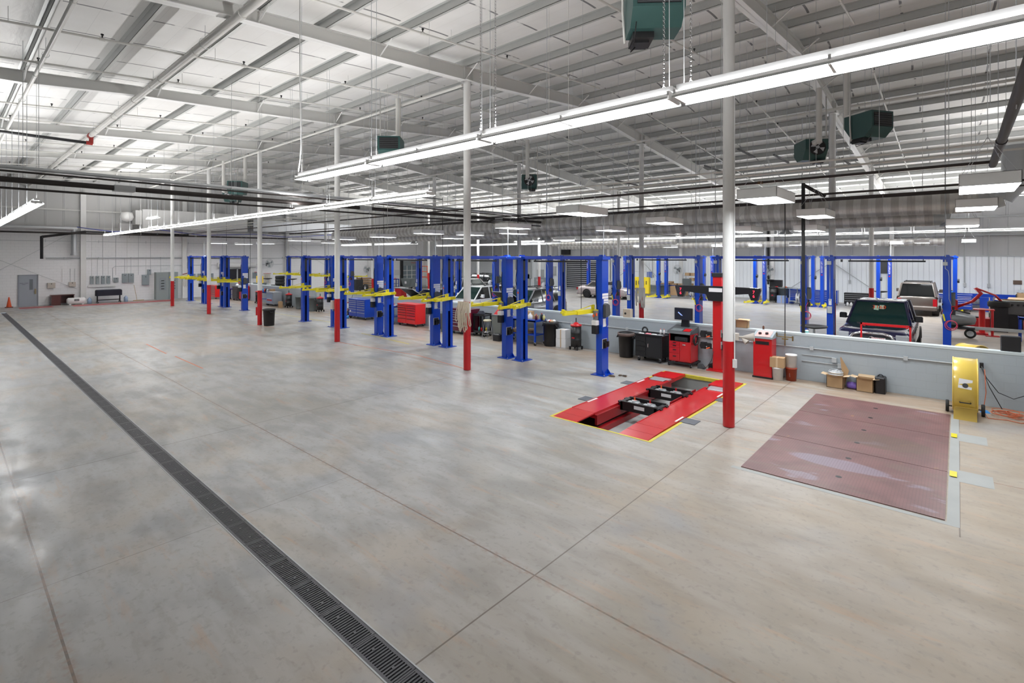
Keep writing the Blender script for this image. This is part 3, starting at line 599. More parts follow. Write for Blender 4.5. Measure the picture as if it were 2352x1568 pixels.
            q=MB(); q.lathe([(0,-.05),(.16,-.05),(.16,-.035),(.05,-.03),(.05,.03),(.16,.035),(.16,.05),(0,.05)],20,(HW-.17,-.24,2.02),True,'x'); q.build('hose_reel',WHT,t)
            q=MB(); q.cyl((HW-.21,-.24,2.02),(HW-.1,-.2,2.02),.03,8); q.box(HW-.14,-.2,1.7,HW-.11,-.185,1.8); q.build('reel_bracket',BLK,t)
            q=MB(); q.cyl((HW-.05,-.22,1.5),(HW-.09,-.22,1.72),.022,8); q.build('work_lamp',YEL,t)
            q=MB(); q.prism([(-.12,1.98),(.10,2.0),(.14,2.1),(.10,2.34),(-.04,2.4),(-.12,2.36)],HW+.1,HW+.2,'yz'); q.build('lock_cover',DG,t)
            q=MB(); q.torus((HW+.1,-.22,1.38),.15,.012,'y',20,5); q.torus((HW+.11,-.24,1.40),.12,.012,'y',20,5); q.tube([(HW+.1,-.2,1.56),(HW+.08,-.2,1.7),(HW+.14,-.16,1.85)],.01,5); q.build('air_hose',mat('pink_red_hose',(.60,.06,.12),.4),t)
            q=MB(); q.cb(HW+.15,-.1,1.78,.1,.12,.16); q.cyl((HW+.15,-.12,1.86),(HW+.15,-.12,1.95),.03,8); q.build('air_regulator',BLK,t)
        else:
            q.box(-HW-.085,-.187,2.2,-HW+.085,-.181,3.30); q.build('name_board',mat('board_blue',(.01,.03,.28),.4),t)
            text('ROTARY LIFT',.13,'lettering',WHT,t,(-HW,-.19,2.78),(PI/2,PI/2 if False else -PI/2,0),.002)
            q=MB(); q.cyl((-HW,-.188,2.24),(-HW,-.194,2.24),.04,10); q.build('logo_dot',RED,t)
            q=MB(); q.cyl((-HW+.05,-.1,3.5),(-HW+.05,-.1,4.5),.016,6); q.build('conduit',GALV,t)
            q=MB(); q.cyl((HW+.1,-.1,2.05),(HW+.2,-.1,2.05),.12,14); q.build('hose_reel',BLK,t)
    return t
PL=['nearest the camera','second from the right','third from the right','fourth from the right','fifth from the right, behind the bin','sixth from the right','seventh from the right','farthest left']
for k,X in enumerate((-9.56,-13.38,-17.28,-21.2,-25.05,-36.45,-40.25,-44.05)):
    lift('blue lift with yellow arms in the front row, %s'%PL[k],'front row two-post lifts',(X,13.12,0),'near')
for k,X in enumerate((-1.83,-5.81,-9.74,-13.66,-17.6,-21.47,-25.35)):
    lift('blue two-post lift behind the half wall, %s'%['rightmost, around the dark pickup','with grey boxes, behind the red gantry','straddling the rear sling column','around the silver wagon','around the white wagon','around the open hood car','seventh from the right'][k],'middle row two-post lifts',(X,21.1,0),'mid',.16)
for k,X in enumerate((-36.85,-40.55,-44.4)):
    lift('blue two-post lift with raised yellow arms far left in the middle row, %s'%['right one','centre one','left one'][k],'middle row two-post lifts',(X,21.1,0),'mid',1.95)
for k,X in enumerate((-1.7,-5.45,-9.15,-12.95,-16.8,-20.65,-24.5)):
    lift('blue two-post lift in the back row by the ribbed wall, %s from the right'%ORD[k],'back row two-post lifts',(X,40.4,0),'far',.16)
# ================================================================ PIPES, DUCTS, HEATERS
def pipe(name,lab,cat,a,b_,r,mt,hang=0,hz=None,n=10,fit=None,group=None):
    A=Vector(a);B=Vector(b_); t=thing(name,lab,cat,a,0,group)
    q=MB(); q.cyl((0,0,0),B-A,r,n); q.build('pipe',mt,t)
    if fit:
        for k in range(fit[0]):
            p=(B-A)*((k+.5)/fit[0]); d=(B-A).normalized(); q=MB(); q.cyl(p-d*.06,p+d*.06,r*1.18,n); q.build('coupling',fit[1] if len(fit)>1 else mt,t)
    for k in range(hang):
        p=(B-A)*((k+.5)/hang); w_=A+p; zt=(zr(w_.y)-.2)-a[2]
        q=MB(); q.cyl(p,(p.x,p.y,zt),.005,4); q.torus((p.x,p.y,p.z),r*1.5,.005,'x' if abs(B.x-A.x)<abs(B.y-A.y) else 'x',8,4); q.build('hanger',GALV,t)
    return t
pipe('sprinkler_main','thick white sprinkler main under the near roof slope','pipe',(XL,4.02,8.42),(2,4.02,8.42),.085,PIPEW,12,fit=(18,))
pipe('sprinkler_main','thinner white pipe at the upper left edge, near the eave','pipe',(XL,1.62,8.24),(2,1.62,8.24),.045,PIPEW,10,fit=(9,))
pipe('sprinkler_main','white pipe running along the front column line','pipe',(XL,10.6,8.78),(-11.4,10.6,8.78),.045,PIPEW,8)
pipe('sprinkler_main','white pipe under the far roof slope','pipe',(XL,20.2,8.55),(6,20.2,8.55),.045,PIPEW,10)
for k,X in enumerate([-2.0,-5.7,-9.55,-14.4,-17.1,-22.2,-24.8,-29.8,-32.4,-37.5,-40.0,-44.5]):
    for side in (0,1):
        ya,yb=(.0,15.5) if side==0 else (18.0,42.0)
        t=thing('sprinkler_branch','white sprinkler branch pipe on the %s slope, %s from the right'%(('near','far')[side],ORD[k]),'pipe',(X,ya,zr(ya)-.5),0,'sprinkler branch pipes')
        dz=zr(yb)-zr(ya); q=MB(); q.cyl((0,0,0),(0,yb-ya,dz),.026,8); q.build('pipe',PIPEW,t)
        for j in range(5 if side==0 else 7):
            y=1.6+3.0*j+(k%2)*.8
            if y>yb-ya: continue
            z=dz*y/(yb-ya); q=MB(); q.m(PIPEW); q.cyl((0,y-.05,z),(0,y+.05,z),.038,8); q.m(BLK2); q.cyl((0,y,z),(0,y,z+.09),.014,6); q.cyl((0,y,z+.09),(0,y,z+.12),.03,8); q.build('sprinkler_head',None,t)
        for j in range(4 if side==0 else 5):
            y=.9+3.8*j
            if y<yb-ya:
                z=dz*y/(yb-ya); q=MB(); q.cyl((.0,y,z),(.0,y,z+.32),.005,4); q.build('hanger',PIPEW,t)
# torn red coupling with the dark pipe at upper left
a=at(0,303,6.8); X0,Y0=at(208,326,7.6)
t=thing('black_drop_pipe','dark pipe with a red elbow hanging at the upper left','pipe',(xonY(208,4.02),4.02,8.12))
q=MB(); q.cyl((0,0,0),(0,-3.6,0),.06,10); q.build('pipe',BLK2,t)
q=MB(); q.cyl((0,-.14,0),(0,.06,0),.08,10); q.cyl((0,.02,-.02),(0,.02,.22),.075,10); q.cyl((-.12,.0,.30),(.12,.0,.30),.11,10); q.build('elbow',mat('coupling_red',(.30,.02,.015),.4),t)
# exhaust and service pipes
pipe('black_pipe','thick black pipe crossing the hall at left, upper of a pair','pipe',(-16.5,-1,5.32),(-16.5,40,5.32),.07,ORANGE_PIPE,9)
pipe('black_pipe','thinner black pipe crossing the hall at left, lower of a pair','pipe',(-16.5,-1,5.12),(-16.5,40,5.12),.028,ORANGE_PIPE,0)
pipe('exhaust_rail','grey exhaust rail above the black pipes at left','rail',(-16.6,-1,5.62),(-16.6,40,5.62),.05,GALV,8)
pipe('black_pipe','slim rail below the grey exhaust rail at left','pipe',(-16.35,-1,5.5),(-16.35,40,5.5),.025,ORANGE_PIPE,0)
for k in range(5):
    q=MB(); q.box(-.16,-.22,-.09,.16,.22,.06); tag(q.build('pipe_clamp',GRYL,None,(-16.5,3.2+7.2*k,5.33)),'grey pipe clamp box on the thick black pipe, %s from the left edge'%ORD[k],'clamp','grey clamps on the black pipe')
pipe('black_pipe','long black pipe over the front lifts, running to the right edge','pipe',(-48,13.0,5.3),(.5,13.0,5.3),.03,ORANGE_PIPE,14,fit=(6,mat('brass_fit',(.10,.06,.03),.4,.4)))
pipe('black_pipe','thick black pipe just above the big spiral duct','pipe',(-44,20.3,5.5),(.4,20.3,5.5),.06,ORANGE_PIPE,10)
pipe('black_pipe','black pipe in the middle between lift rows, over the half wall','pipe',(-40,16.8,5.32),(2,16.8,5.32),.028,ORANGE_PIPE,12)
pipe('black_pipe','slimmer dark line beside the pipe over the half wall','pipe',(-40,17.05,5.22),(2,17.05,5.22),.018,ORANGE_PIPE,0)
pipe('conduit_run','white conduit run over the front lifts, upper of two','pipe',(-48,13.4,5.72),(3,13.4,5.72),.022,PIPEW,8)
pipe('conduit_run','white conduit run over the front lifts, lower of two','pipe',(-48,13.7,5.6),(3,13.7,5.6),.022,PIPEW,0)
pipe('black_pipe','thick dark pipe rising steeply at the right edge','pipe',(.5,13.3,5.28),(.5,3.0,5.35),.06,ORANGE_PIPE,3,fit=(2,))
pipe('black_pipe','dark service pipe along the left wall below the ducts','pipe',(XL+1.2,-2,5.2),(XL+1.2,34,5.2),.06,ORANGE_PIPE,4)
for k,(x,y,Y) in enumerate(((1140,412,14.5),(1440,420,14.5),(1640,388,14.5),(1795,365,14.0),(1715,352,14.0),(990,455,15.5),(655,495,13.5),(700,505,13.5),(1945,372,16))):
    X=xonY(x,Y); z=max(5.3,min(7.5,zof(y,X,Y)))
    t=thing('strut_channel','grey strut channel hanging on two rods, %s from the left'%ORD[sorted([1140,1440,1640,1795,1715,990,655,700,1945]).index(x)],'strut',(X,Y,z),0,'hanging strut channels')
    q=MB(); q.box(-.02,-.7,-.02,.02,.7,.02); q.build('channel',mat('strut_grey',(.14,.15,.16),.5,.3),t)
    for y_ in (-.55,.55):
        q=MB(); q.cyl((0,y_,.02),(0,y_,zr(Y+y_)-.2-z),.005,4); q.build('hanging_rod',GALV,t)
# loose hanging rods and drop cables
rnd=random.Random(3); n=0
for (x,y1,Y,l) in ((707,398,4.6,''),(245,0,0,''),):
    pass
for k in range(95):
    X=rnd.uniform(-44,1.5); Y=rnd.choice((9.3,10.0,13.0,13.9,16.8,18.2,20.3,24.5,28,31,35)); zb=rnd.choice((4.6,5.3,5.3,5.7)); zt=zr(Y)-.2
    q=MB(); q.cyl((0,0,0),(0,0,zt-zb),.0055,5); wh='near the front column line' if Y<11 else 'over the front lifts' if Y<15 else 'above the half wall' if Y<19 else 'beside the big spiral duct' if Y<21 else 'over the far bays'; tag(q.build('hanging_rod',GALV if k%3 else PIPEW,None,(X,Y,zb)),'thin vertical roof rod %s, one of many alike'%wh,'rod','thin roof rods '+wh)
t=thing('supply_cable','white twisted power cord feeding the near strip light at its left end','cord',(-9.35,4.46,5.1))
q=MB(); q.tube([(.02,0,0),(.1,0,.22),(.14,0,.5),(.13,0,1.0),(.1,0,1.7),(.1,0,3.85)],.012,6); q.build('cord',WHT,t)
for k,(x,lx) in enumerate(((1104,''),(1138,''),(1525,''),(1587,''))):
    X=xonY(x,4.46); z0=5.09; z1=zr(4.46)-.25
    q=MB(); zz=0; j=0
    while zz<z1-z0:
        if j%2: q.torus((0,0,zz+.02),.011,.003,'x',6,3)
        else: q.torus((0,0,zz+.02),.011,.003,'y',6,3)
        zz+=.021 if True else 0; j+=1
        if j>400: break
    tag(q.build('hanging_chain',CHR,None,(X,4.46,z0)),'silver chain holding up the near strip light, %s from the left'%ORD[k],'chain','chains of the near strip light')
# spiral ducts
def duct(lab,Y,z,r,x0,x1,mt=SPIRAL):
    t=thing('spiral_duct',lab,'duct',(x0,Y,z)); q=MB(); q.cyl((0,0,0),(x1-x0,0,0),r,28); q.build('duct_pipe',mt,t); return t
t1=duct('big silver spiral duct behind the half wall, upper of two',21.25,5.22,.33,-38,.55)
q=MB(); q.cyl((38.5,0,0),(39.0,-.05,.15),.33,24); q.cyl((38.95,-.05,.1),(39.3,-.1,.6),.33,24); q.cyl((39.3,-.1,.55),(39.3,-.1,1.6),.33,24); q.build('elbow',GALV,t1)
t2=duct('big silver spiral duct behind the half wall, lower of two',21.95,4.86,.31,-38,-.6)
q=MB(); q.cyl((37.3,0,0),(37.8,0,-.1),.31,24,.2); q.cyl((37.8,0,-.1),(37.8,0,-.35),.2,20,.26); q.build('elbow',GALV,t2)
for k,x in enumerate((1805,1260,1625-380,1545-420,950)):
    X=xonY(x,21.95); q=MB(); q.lathe([(.12,.3),(.12,.1),(.22,.04),(.26,0),(.2,-.02)],18); q.build('diffuser',GALV,t2,(X+38,0,-.45))
t3=duct('thin silver duct along the back wall above the ribbed panels',42.5,4.45,.24,-31,-.6)
t4=duct('short silver duct on the back wall at the left, with a round outlet',41.5,4.75,.22,-31.5,-18)
t5=duct('round grey duct high along the left wall',XL*0+6.0,5.5,.22,-48.6,-48.5) if False else None
t=thing('wall_duct_drop','shiny round duct dropping down the left wall','duct',(XL+.45,6.5,3.6)); q=MB(); q.cyl((0,0,.1),(0,0,1.9),.17,20); q.cyl((0,0,0),(0,0,.12),.2,20); q.build('duct_pipe',GALV,t)
q=MB(); q.cyl((0,-8,1.95),(0,.2,1.95),.17,16); q.build('horizontal_duct',GALV,t)
t=thing('wall_duct','big white square air duct with a curved inlet high on the left wall','duct',(XL+1.0,10.6,5.9))
q=MB(); q.box(-.8,-.2,-.2,.8,7.5,1.3); q.box(-.6,-.6,.1,.5,-.2,1.2); q.build('duct_box',mat('duct_white',(.62,.62,.61),.5),t)
q=MB(); q.lathe([(.0,.0),(.35,.1),(.45,.35),(.35,.7),(0,.75)],16,(.3,-1.1,.3)); q.build('air_inlet',W,t)
t=thing('wall_duct','grey rectangular duct continuing right along the left wall','duct',(XL+1.0,19.5,5.9)); q=MB(); q.box(-.6,-.8,-.1,.6,9,.9); q.build('duct_box',GALV,t)
q=MB(); q.tube([(0,0,0),(0,2,-.25),(0,5,.0),(0,8,-.35),(0,12,-.1),(0,15,-.3),(0,20,.1)],.03,6)
tag(q.build('blue_cable_bundle',mat('blue_cable',(.05,.07,.35),.5),None,(XL+2.4,6.4,5.6)),'sagging blue cable bundle along the left wall','cable')
# unit heaters
def heater(lab,loc,rz,sc=1,first=[]):
    if first: o=dup(first[0],loc,rz,lab,'green unit heaters'); return o
    t=thing('unit_heater',lab,'heater',loc,rz,'green unit heaters'); first.append(t)
    q=MB(); q.prism([(-.42,.0),(-.42,.33),(.42,.33),(.42,-.12),(.2,-.33),(-.2,-.33)],-.36,.36,'xz'); q.build('casing',GREEN,t)
    q=MB(); q.box(.421,-.3,-.08,.43,.3,.28); q.build('louvre_opening',BLK,t)
    for k in range(6):
        q=MB(); q.box(.43,-.3,-.07+k*.058,.445,.3,-.055+k*.058); q.build('louvre_blade',DG,t)
    q=MB(); q.cyl((-.43,0,.05),(-.46,0,.05),.26,20); q.build('fan_shroud',BLK,t)
    q=MB(); q.cyl((-.47,0,.05),(-.49,0,.05),.05,10)
    for k in range(4):
        a=k*PI/2+.4; q.add([(-.475,.05*math.cos(a),.05+.05*math.sin(a)),(-.475,.22*math.cos(a-.35),.05+.22*math.sin(a-.35)),(-.485,.22*math.cos(a+.35),.05+.22*math.sin(a+.35))],[(0,1,2)])
    q.build('fan_blade',GALV,t)
    q=MB(); q.box(-.3,-.3,-.42,.1,.0,-.33); q.box(-.26,-.28,-.45,.0,-.05,-.42); q.tube([(-.2,-.2,-.42),(-.1,-.3,-.55),(.2,-.3,-.5),(.35,-.3,-.3)],.008,5); q.build('gas_valve',BLK2,t)
    q=MB(); q.box(-.38,-.34,.33,.2,.34,.38); q.cyl((-.42,.1,.2),(-.75,.1,.2),.09,12); q.cyl((-.75,.1,.15),(-.75,.1,1.9),.09,12); q.build('flue_pipe',PIPEW,t)
    q=MB(); q.tube([(-.2,-.37,-.38),(-.2,-.4,.1),(-.2,-.4,1.8)],.02,6); q.build('gas_pipe',PIPEW,t)
    for a in ((-.35,-.3),(.35,-.3),(-.35,.3),(.35,.3)):
        q=MB(); q.cyl((a[0],a[1],.33),(a[0],a[1],1.9),.006,4); q.build('hanging_rod',GALV,t)
    return t
heater('green unit heater above the near strip light, largest one',(-3.35,6.9,7.12),-.9)
heater('green unit heater hanging at the upper right',(-1.85,16.9,7.1),-.6)
heater('green unit heater below and left of the upper right one',(-3.75,19.6,7.1),2.2)
heater('green unit heater in the centre above the lamp panels',(-15.6,18.9,7.1),2.3)
heater('green unit heater behind the left part of the near strip light',(-14.1,9.9,7.1),-.8)
heater('green unit heater far left, right of two together',(-28.0,10.2,7.05),-.7)
heater('green unit heater far left, left of two together',(-31.5,11.2,7.0),2.3)
# long drops near the gantry
q=MB(); q.cyl((0,0,1.3),(0,0,5.6),.05,10); q.cyl((0,0,5.55),(.5,.25,5.2),.05,10); tag(q.build('black_drop_pipe',BLK,None,(xonY(1845,16.45),16.45,.04)),'thick black vertical tube standing at the half wall','pipe')
t=thing('air_drop','thin black air line ending in a brass valve cross at the half wall','pipe',(xonY(1803,16.2),16.2,1.1)); q=MB(); q.cyl((0,0,.1),(0,0,4.2),.012,6); q.build('pipe',BLK2,t)
q=MB(); q.cyl((-.22,0,.1),(.2,0,.1),.014,6); q.cyl((0,0,-.15),(0,0,.2),.016,6); q.cyl((-.22,0,.1),(-.22,0,.2),.02,6); q.cyl((.2,0,0.0),(.2,0,.14),.02,6); q.cyl((-.08,0,.04),(.08,0,.04),.02,6); q.build('valve_cross',mat('brass',(.25,.17,.06),.35,.7),t)
for k,x in enumerate((1020,1192,1335,1012)):
    pass
for k,(x,Y) in enumerate(((693,16.2),(882,16.2),(1017,16.2),(1190,16.2),(1335,16.2),(520,15.4),(575,15.4))):
    X=xonY(x,Y); q=MB(); q.cyl((0,0,0),(0,0,3.9),.012,5); q.cyl((-.1,0,0),(.1,0,0),.01,5); q.tube([(-.02,0,1.7),(-.02,0,5.0)],.008,4)
    tag(q.build('air_drop',BLK2,None,(X,Y,1.4)),'thin black air drop pipe over the half wall, %s from the left'%ORD[[520,575,693,882,1017,1190,1335].index(x)],'pipe','thin black air drops')
# ================================================================ VEHICLES (nose towards -y)
def car(lab,loc,rz,paint,kind,hood=False):
    t=thing({'pickup':'pickup_truck','suv':'suv','sedan':'sedan'}[kind],lab,'car',loc,rz)
    P=dict(pickup=dict(L=5.7,W=1.0,zb=.42,belt=1.25,hood=1.22,roof=1.99,ws=-1.15,rf=-.5,rr=1.0,rb=1.25,deck=1.24,wr=.40,wb=(-1.85,1.95),ht=.70),
           suv=dict(L=4.75,W=.95,zb=.33,belt=1.08,hood=1.05,roof=1.78,ws=-1.05,rf=-.35,rr=2.0,rb=2.3,deck=1.08,wr=.36,wb=(-1.45,1.4),ht=.70),
           sedan=dict(L=4.8,W=.90,zb=.25,belt=.93,hood=.90,roof=1.42,ws=-.95,rf=-.25,rr=.95,rb=1.6,deck=1.0,wr=.32,wb=(-1.45,1.35),ht=.58))[kind]
    L=P['L']/2; W=P['W']; zb=P['zb']
    bl=.18 if kind=='pickup' else .42
    st=[(-L,W*.72,zb+.12,P['hood']-bl),(-L+.06,W*.86,zb,P['hood']-bl*.55),(-L+.25,W*.95,zb-.02,P['hood']-bl*.25),(-L+.7,W*.99,zb-.04,P['hood']-.03),(P['ws']-.15,W,zb-.04,P['hood']),(P['ws']+.2,W,zb-.04,P['belt']),(P['rr'],W,zb-.04,P['belt']+.0),(P['rb'],W,zb-.04,P['deck']),(L-.35,W*.98,zb-.02,P['deck']),(L-.06,W*.92,zb+.0,P['deck']-(.04 if kind!='sedan' else .12)),(L,W*.84,zb+.1,P['deck']-(.12 if kind!='sedan' else .25))]
    q=MB(); vs=[];n=12
    for (y,w_,z0,z1) in st:
        h=z1-z0
        half=[(w_*.80,z0),(w_*.97,z0+h*.10),(w_,z0+h*.35),(w_,z0+h*.62),(w_*.965,z0+h*.90),(w_*.86,z1)]
        ring=half+[(-a,b_) for a,b_ in reversed(half)]
        vs+=[(a,y,b_) for a,b_ in ring]
    fs=[tuple(range(n-1,-1,-1)),tuple(range((len(st)-1)*n,len(st)*n))]
    for i in range(len(st)-1):
        for k in range(n): fs.append((i*n+k,i*n+(k+1)%n,(i+1)*n+(k+1)%n,(i+1)*n+k))
    q.add(vs,fs,True)
    if kind=='pickup': q.m(paint)
    body=q.build('body',paint,t)
    if kind=='pickup':
        q=MB(); q.box(-W*.78,P['rb']+.12,P['deck']-.45,W*.78,L-.12,P['deck']+.004); q.build('truck_bed',BLK,t)
    # cabin
    b0,b1=W*.88,P['ht']; zB,zR=P['belt']-.03,P['roof']
    c4=[(b0,P['ws'],zB+.02),(b0,P['rb'],P['deck']-.02),(b1,P['rf'],zR-.05),(b1,P['rr'],zR-.05)]
    q=MB(); q.m(GLASST if kind!='sedan' else GLASS)
    q.quad((-b0,P['ws'],zB),(b0,P['ws'],zB),(b1,P['rf'],zR-.06),(-b1,P['rf'],zR-.06)); ws_=q.build('windshield',None,t,fix=False)
    q=MB(); q.quad((b0,P['rb'],P['deck']-.03),(-b0,P['rb'],P['deck']-.03),(-b1,P['rr'],zR-.06),(b1,P['rr'],zR-.06)); q.build('rear_window',GLASS,t,fix=False)
    for s in (-1,1):
        q=MB(); q.quad((s*b0,P['ws'],zB),(s*b0,P['rb'],P['deck']-.03),(s*b1,P['rr'],zR-.06),(s*b1,P['rf'],zR-.06)); q.build('side_window',GLASS,t,fix=False)
        q=MB()
        def pil(y0,y1,r=.035): q.cyl((s*(b0+.005),y0,zB-.02),(s*(b1+.005),y1,zR-.05),r,6)
        pil(P['ws'],P['rf'],.045); pil(P['rb'],P['rr'],.06); 
        m0=(P['ws']+P['rb'])/2+(.1 if kind!='suv' else -.35); pil(m0,m0-.02,.04)
        if kind=='suv': pil(P['rb']-1.0,P['rr']-.95,.05)
        q.build('pillar',paint,t)
        q=MB(); zM=zB+.12; q.bbox(min(s*(b0+.08),s*(b0+.30)),P['ws']+.42,zM-.02,max(s*(b0+.08),s*(b0+.30)),P['ws']+.56,zM+.17,.03); q.box(min(s*b0,s*(b0+.12)),P['ws']+.46,zM+.0,max(s*b0,s*(b0+.12)),P['ws']+.52,zM+.05); q.build('wing_mirror',paint if kind!='pickup' else BLK,t)
        q=MB(); q.box(s*(W-.004)-.003,P['ws']+.35,P['zb']+.1,s*(W-.004)+.003+s*.004,P['ws']+.36,P['belt']-.06); q.build('door_gap',BLK,body)
        q=MB(); q.box(min(s*W,s*(W+.02)),m0-.3,P['belt']-.17,max(s*W,s*(W+.02)),m0-.12,P['belt']-.14); q.build('door_handle',paint,body)
        for y in P['wb']:
            q=MB(); q.wheel((s*(W-.11),y,P['wr']),P['wr'],.24,'x',GALV); q.build('wheel',None,t)
            q=MB(); q.torus((s*(W-.01),y,P['wr']+.02),P['wr']+.07,.035,'x',14,5,0,PI); q.m(BLK); o=q.build('wheel_arch',DG if kind=='pickup' else paint,body)
            q=MB(); q.cyl((s*(W-.30),y,P['wr']+.02),(s*(W+.002),y,P['wr']+.02),P['wr']+.055,20); q.build('wheel_well',BLK,body)
            q=MB(); q.wheel((s*(W-.10),y,P['wr']),P['wr'],.26,'x',GALV) if False else None
        q=MB(); q.bbox(min(s*W*.58,s*W*.93),-L-.01,P['hood']-(.40 if kind!='pickup' else .36),max(s*W*.58,s*W*.93),-L+.22,P['hood']-(.16 if kind!='pickup' else .13),.04); q.build('headlamp',LAMPG,t)
        zt=P['deck']-.15
        q=MB(); q.box(min(s*W*.74,s*W*.93),L-.1,zt-(.38 if kind!='sedan' else .2),max(s*W*.74,s*W*.93),L+.012,zt); q.build('tail_lamp',REDL,t)
    q=MB(); ym=(P['rf']+P['rr'])/2
    q.add([(-b1,P['rf']-.02,zR-.07),(b1,P['rf']-.02,zR-.07),(b1,P['rr']+.02,zR-.07),(-b1,P['rr']+.02,zR-.07),(-b1*.9,P['rf']+.12,zR-.01),(b1*.9,P['rf']+.12,zR-.01),(b1*.9,P['rr']-.1,zR-.01),(-b1*.9,P['rr']-.1,zR-.01),(0,ym,zR+.02)],[(0,1,5,4),(1,2,6,5),(2,3,7,6),(3,0,4,7),(4,5,8),(5,6,8),(6,7,8),(7,4,8),(3,2,1,0)],True); q.build('roof',paint,t)
    if kind=='suv':
        for s in (-1,1):
            q=MB(); q.cyl((s*b1*.85,P['rf']+.3,zR+.05),(s*b1*.85,P['rr']-.2,zR+.05),.02,6); q.cyl((s*b1*.85,P['rf']+.4,zR-.02),(s*b1*.85,P['rf']+.4,zR+.05),.02,6); q.cyl((s*b1*.85,P['rr']-.4,zR-.02),(s*b1*.85,P['rr']-.4,zR+.05),.02,6); q.build('roof_rail',BLK2,t)
        for y in (P['rf']+.7,P['rr']-.6):
            q=MB(); q.box(-b1*.85,y,zR+.03,b1*.85,y+.06,zR+.06); q.build('roof_bar',BLK2,t)
    q=MB(); q.bbox(-W*.9,-L-.08,zb-.02,W*.9,-L+.12,zb+.24,.06); q.build('front_bumper',CHR if kind=='pickup' else paint,t)
    q=MB(); q.bbox(-W*.94,L-.12,zb-.0,W*.94,L+.09,zb+.22,.06); q.build('rear_bumper',paint if kind!='pickup' else CHR,t)
    q=MB(); q.box(-W*.5,-L-.03,P['hood']-.52,W*.5,-L+.12,P['hood']-.2); g_=q.build('grille',BLK,t)
    if kind=='pickup':
        q=MB(); q.tube([(-.48,-L-.03,.62),(-.58,-L-.03,.9),(-.50,-L-.03,1.04),(-.3,-L-.02,1.1),(.3,-L-.02,1.1),(.50,-L-.03,1.04),(.58,-L-.03,.9),(.48,-L-.03,.62)],.05,8); q.build('grille_surround',CHR,t)
        for z in (.76,.86,.96):
            q=MB(); q.box(-.48,-L-.045,z,.48,-L-.03,z+.02); q.build('grille_bar',DG,g_)
        q=MB(); q.torus((0,-L-.06,.92),.075,.012,'y',16,5); q.build('emblem',CHR,g_)
        q=MB(); q.m(STK); q.box(-.0,-L-.09,.74,.36,-L-.08,.98); q.m(RED); 
        for k in range(7): q.box(.01+k*.05,-L-.094,.95,.035+k*.05,-L-.09,.975)
        q.build('paper_plate',None,t)
        def onws(u,v): return (u,P['ws']+(P['rf']-P['ws'])*v-.015,zB+(zR-.06-zB)*v+.012)
        a=math.atan2(zR-.06-zB,P['rf']-P['ws'])
        q=MB(); q.quad(onws(-.16,.62),onws(-.02,.60),onws(-.02,.80),onws(-.16,.82)); q.quad(onws(-.0,.66),onws(.13,.66),onws(.13,.84),onws(.0,.84)); q.build('green_sticker',mat('pale_green_paper',(.45,.65,.5),.6),ws_,fix=False)
        text('3160',.2,'lettering',ORG,ws_,(-.01,P['ws']+(P['rf']-P['ws'])*.73-.03,zB+(zR-.06-zB)*.73+.02),(a,0,0),.001)
        q=MB(); q.box(-.6,P['ws']-.06,zB+.0,-.05,P['ws']-.04,zB+.03); q.box(.0,P['ws']-.06,zB,.6,P['ws']-.04,zB+.03); q.build('wiper',BLK,ws_)
    if hood:
        q=MB(); q.m(BLK); q.box(-W*.8,-L+.25,P['hood']-.06,W*.8,P['ws']-.2,P['hood']+.01)
        q.m(DG)
        for k in range(7): q.cb(-.5+.17*k,-L+.5+.08*(k%4),P['hood']+.02,.14,.2,.06)
        q.build('engine_bay',None,t)
        q=MB(); y0=P['ws']-.12; q.m(paint); pr=[(y0,P['hood']+.02),(y0-.95,P['hood']+.62)]
        q.add([(-W*.8,y0,P['hood']+.03),(W*.8,y0,P['hood']+.03),(W*.68,y0-1.0,P['hood']+.66),(-W*.68,y0-1.0,P['hood']+.66)],[(0,1,2,3)])
        q.m(BLK); q.add([(-W*.78,y0,P['hood']+.0),(W*.78,y0,P['hood']+.0),(W*.66,y0-.98,P['hood']+.62),(-W*.66,y0-.98,P['hood']+.62)],[(0,3,2,1)])
        q.m(GRYL); q.tube([(-W*.8,y0,P['hood']+.02),(-W*.68,y0-1.0,P['hood']+.64),(W*.68,y0-1.0,P['hood']+.64),(W*.8,y0,P['hood']+.02)],.02,5); q.build('raised_hood',None,t,fix=False)
    return t,P
NV=mat('navy_car_paint',(.012,.012,.055),.18,.3,coat=1.); SLV=mat('silver_car_paint',(.36,.37,.39),.28,.6,coat=.6); WCP=mat('white_car_paint',(.80,.80,.80),.25,coat=.7); TAUPE=mat('taupe_car_paint',(.17,.145,.13),.3,.4,coat=.5); BKP=mat('black_car_paint',(.01,.01,.012),.15,coat=1.); CHAMP=mat('champagne_car_paint',(.50,.44,.44),.28,.4,coat=.5)
car('dark navy pickup truck facing the half wall, with 3160 written on its windshield',(-2.05,22.4,0),0,NV,'pickup')
t,P_=car('taupe brown wagon with black rear window seen from behind at the ribbed wall',(-1.82,40.7,0),PI,TAUPE,'suv'); t.rotation_euler=(0,0,0); t.location=(-1.82,40.6,0)
t.rotation_euler=(0,0,PI); t.scale=(1.04,1,1.1)
t.rotation_euler=(0,0,PI)
t.rotation_euler=(0,0,0+PI)
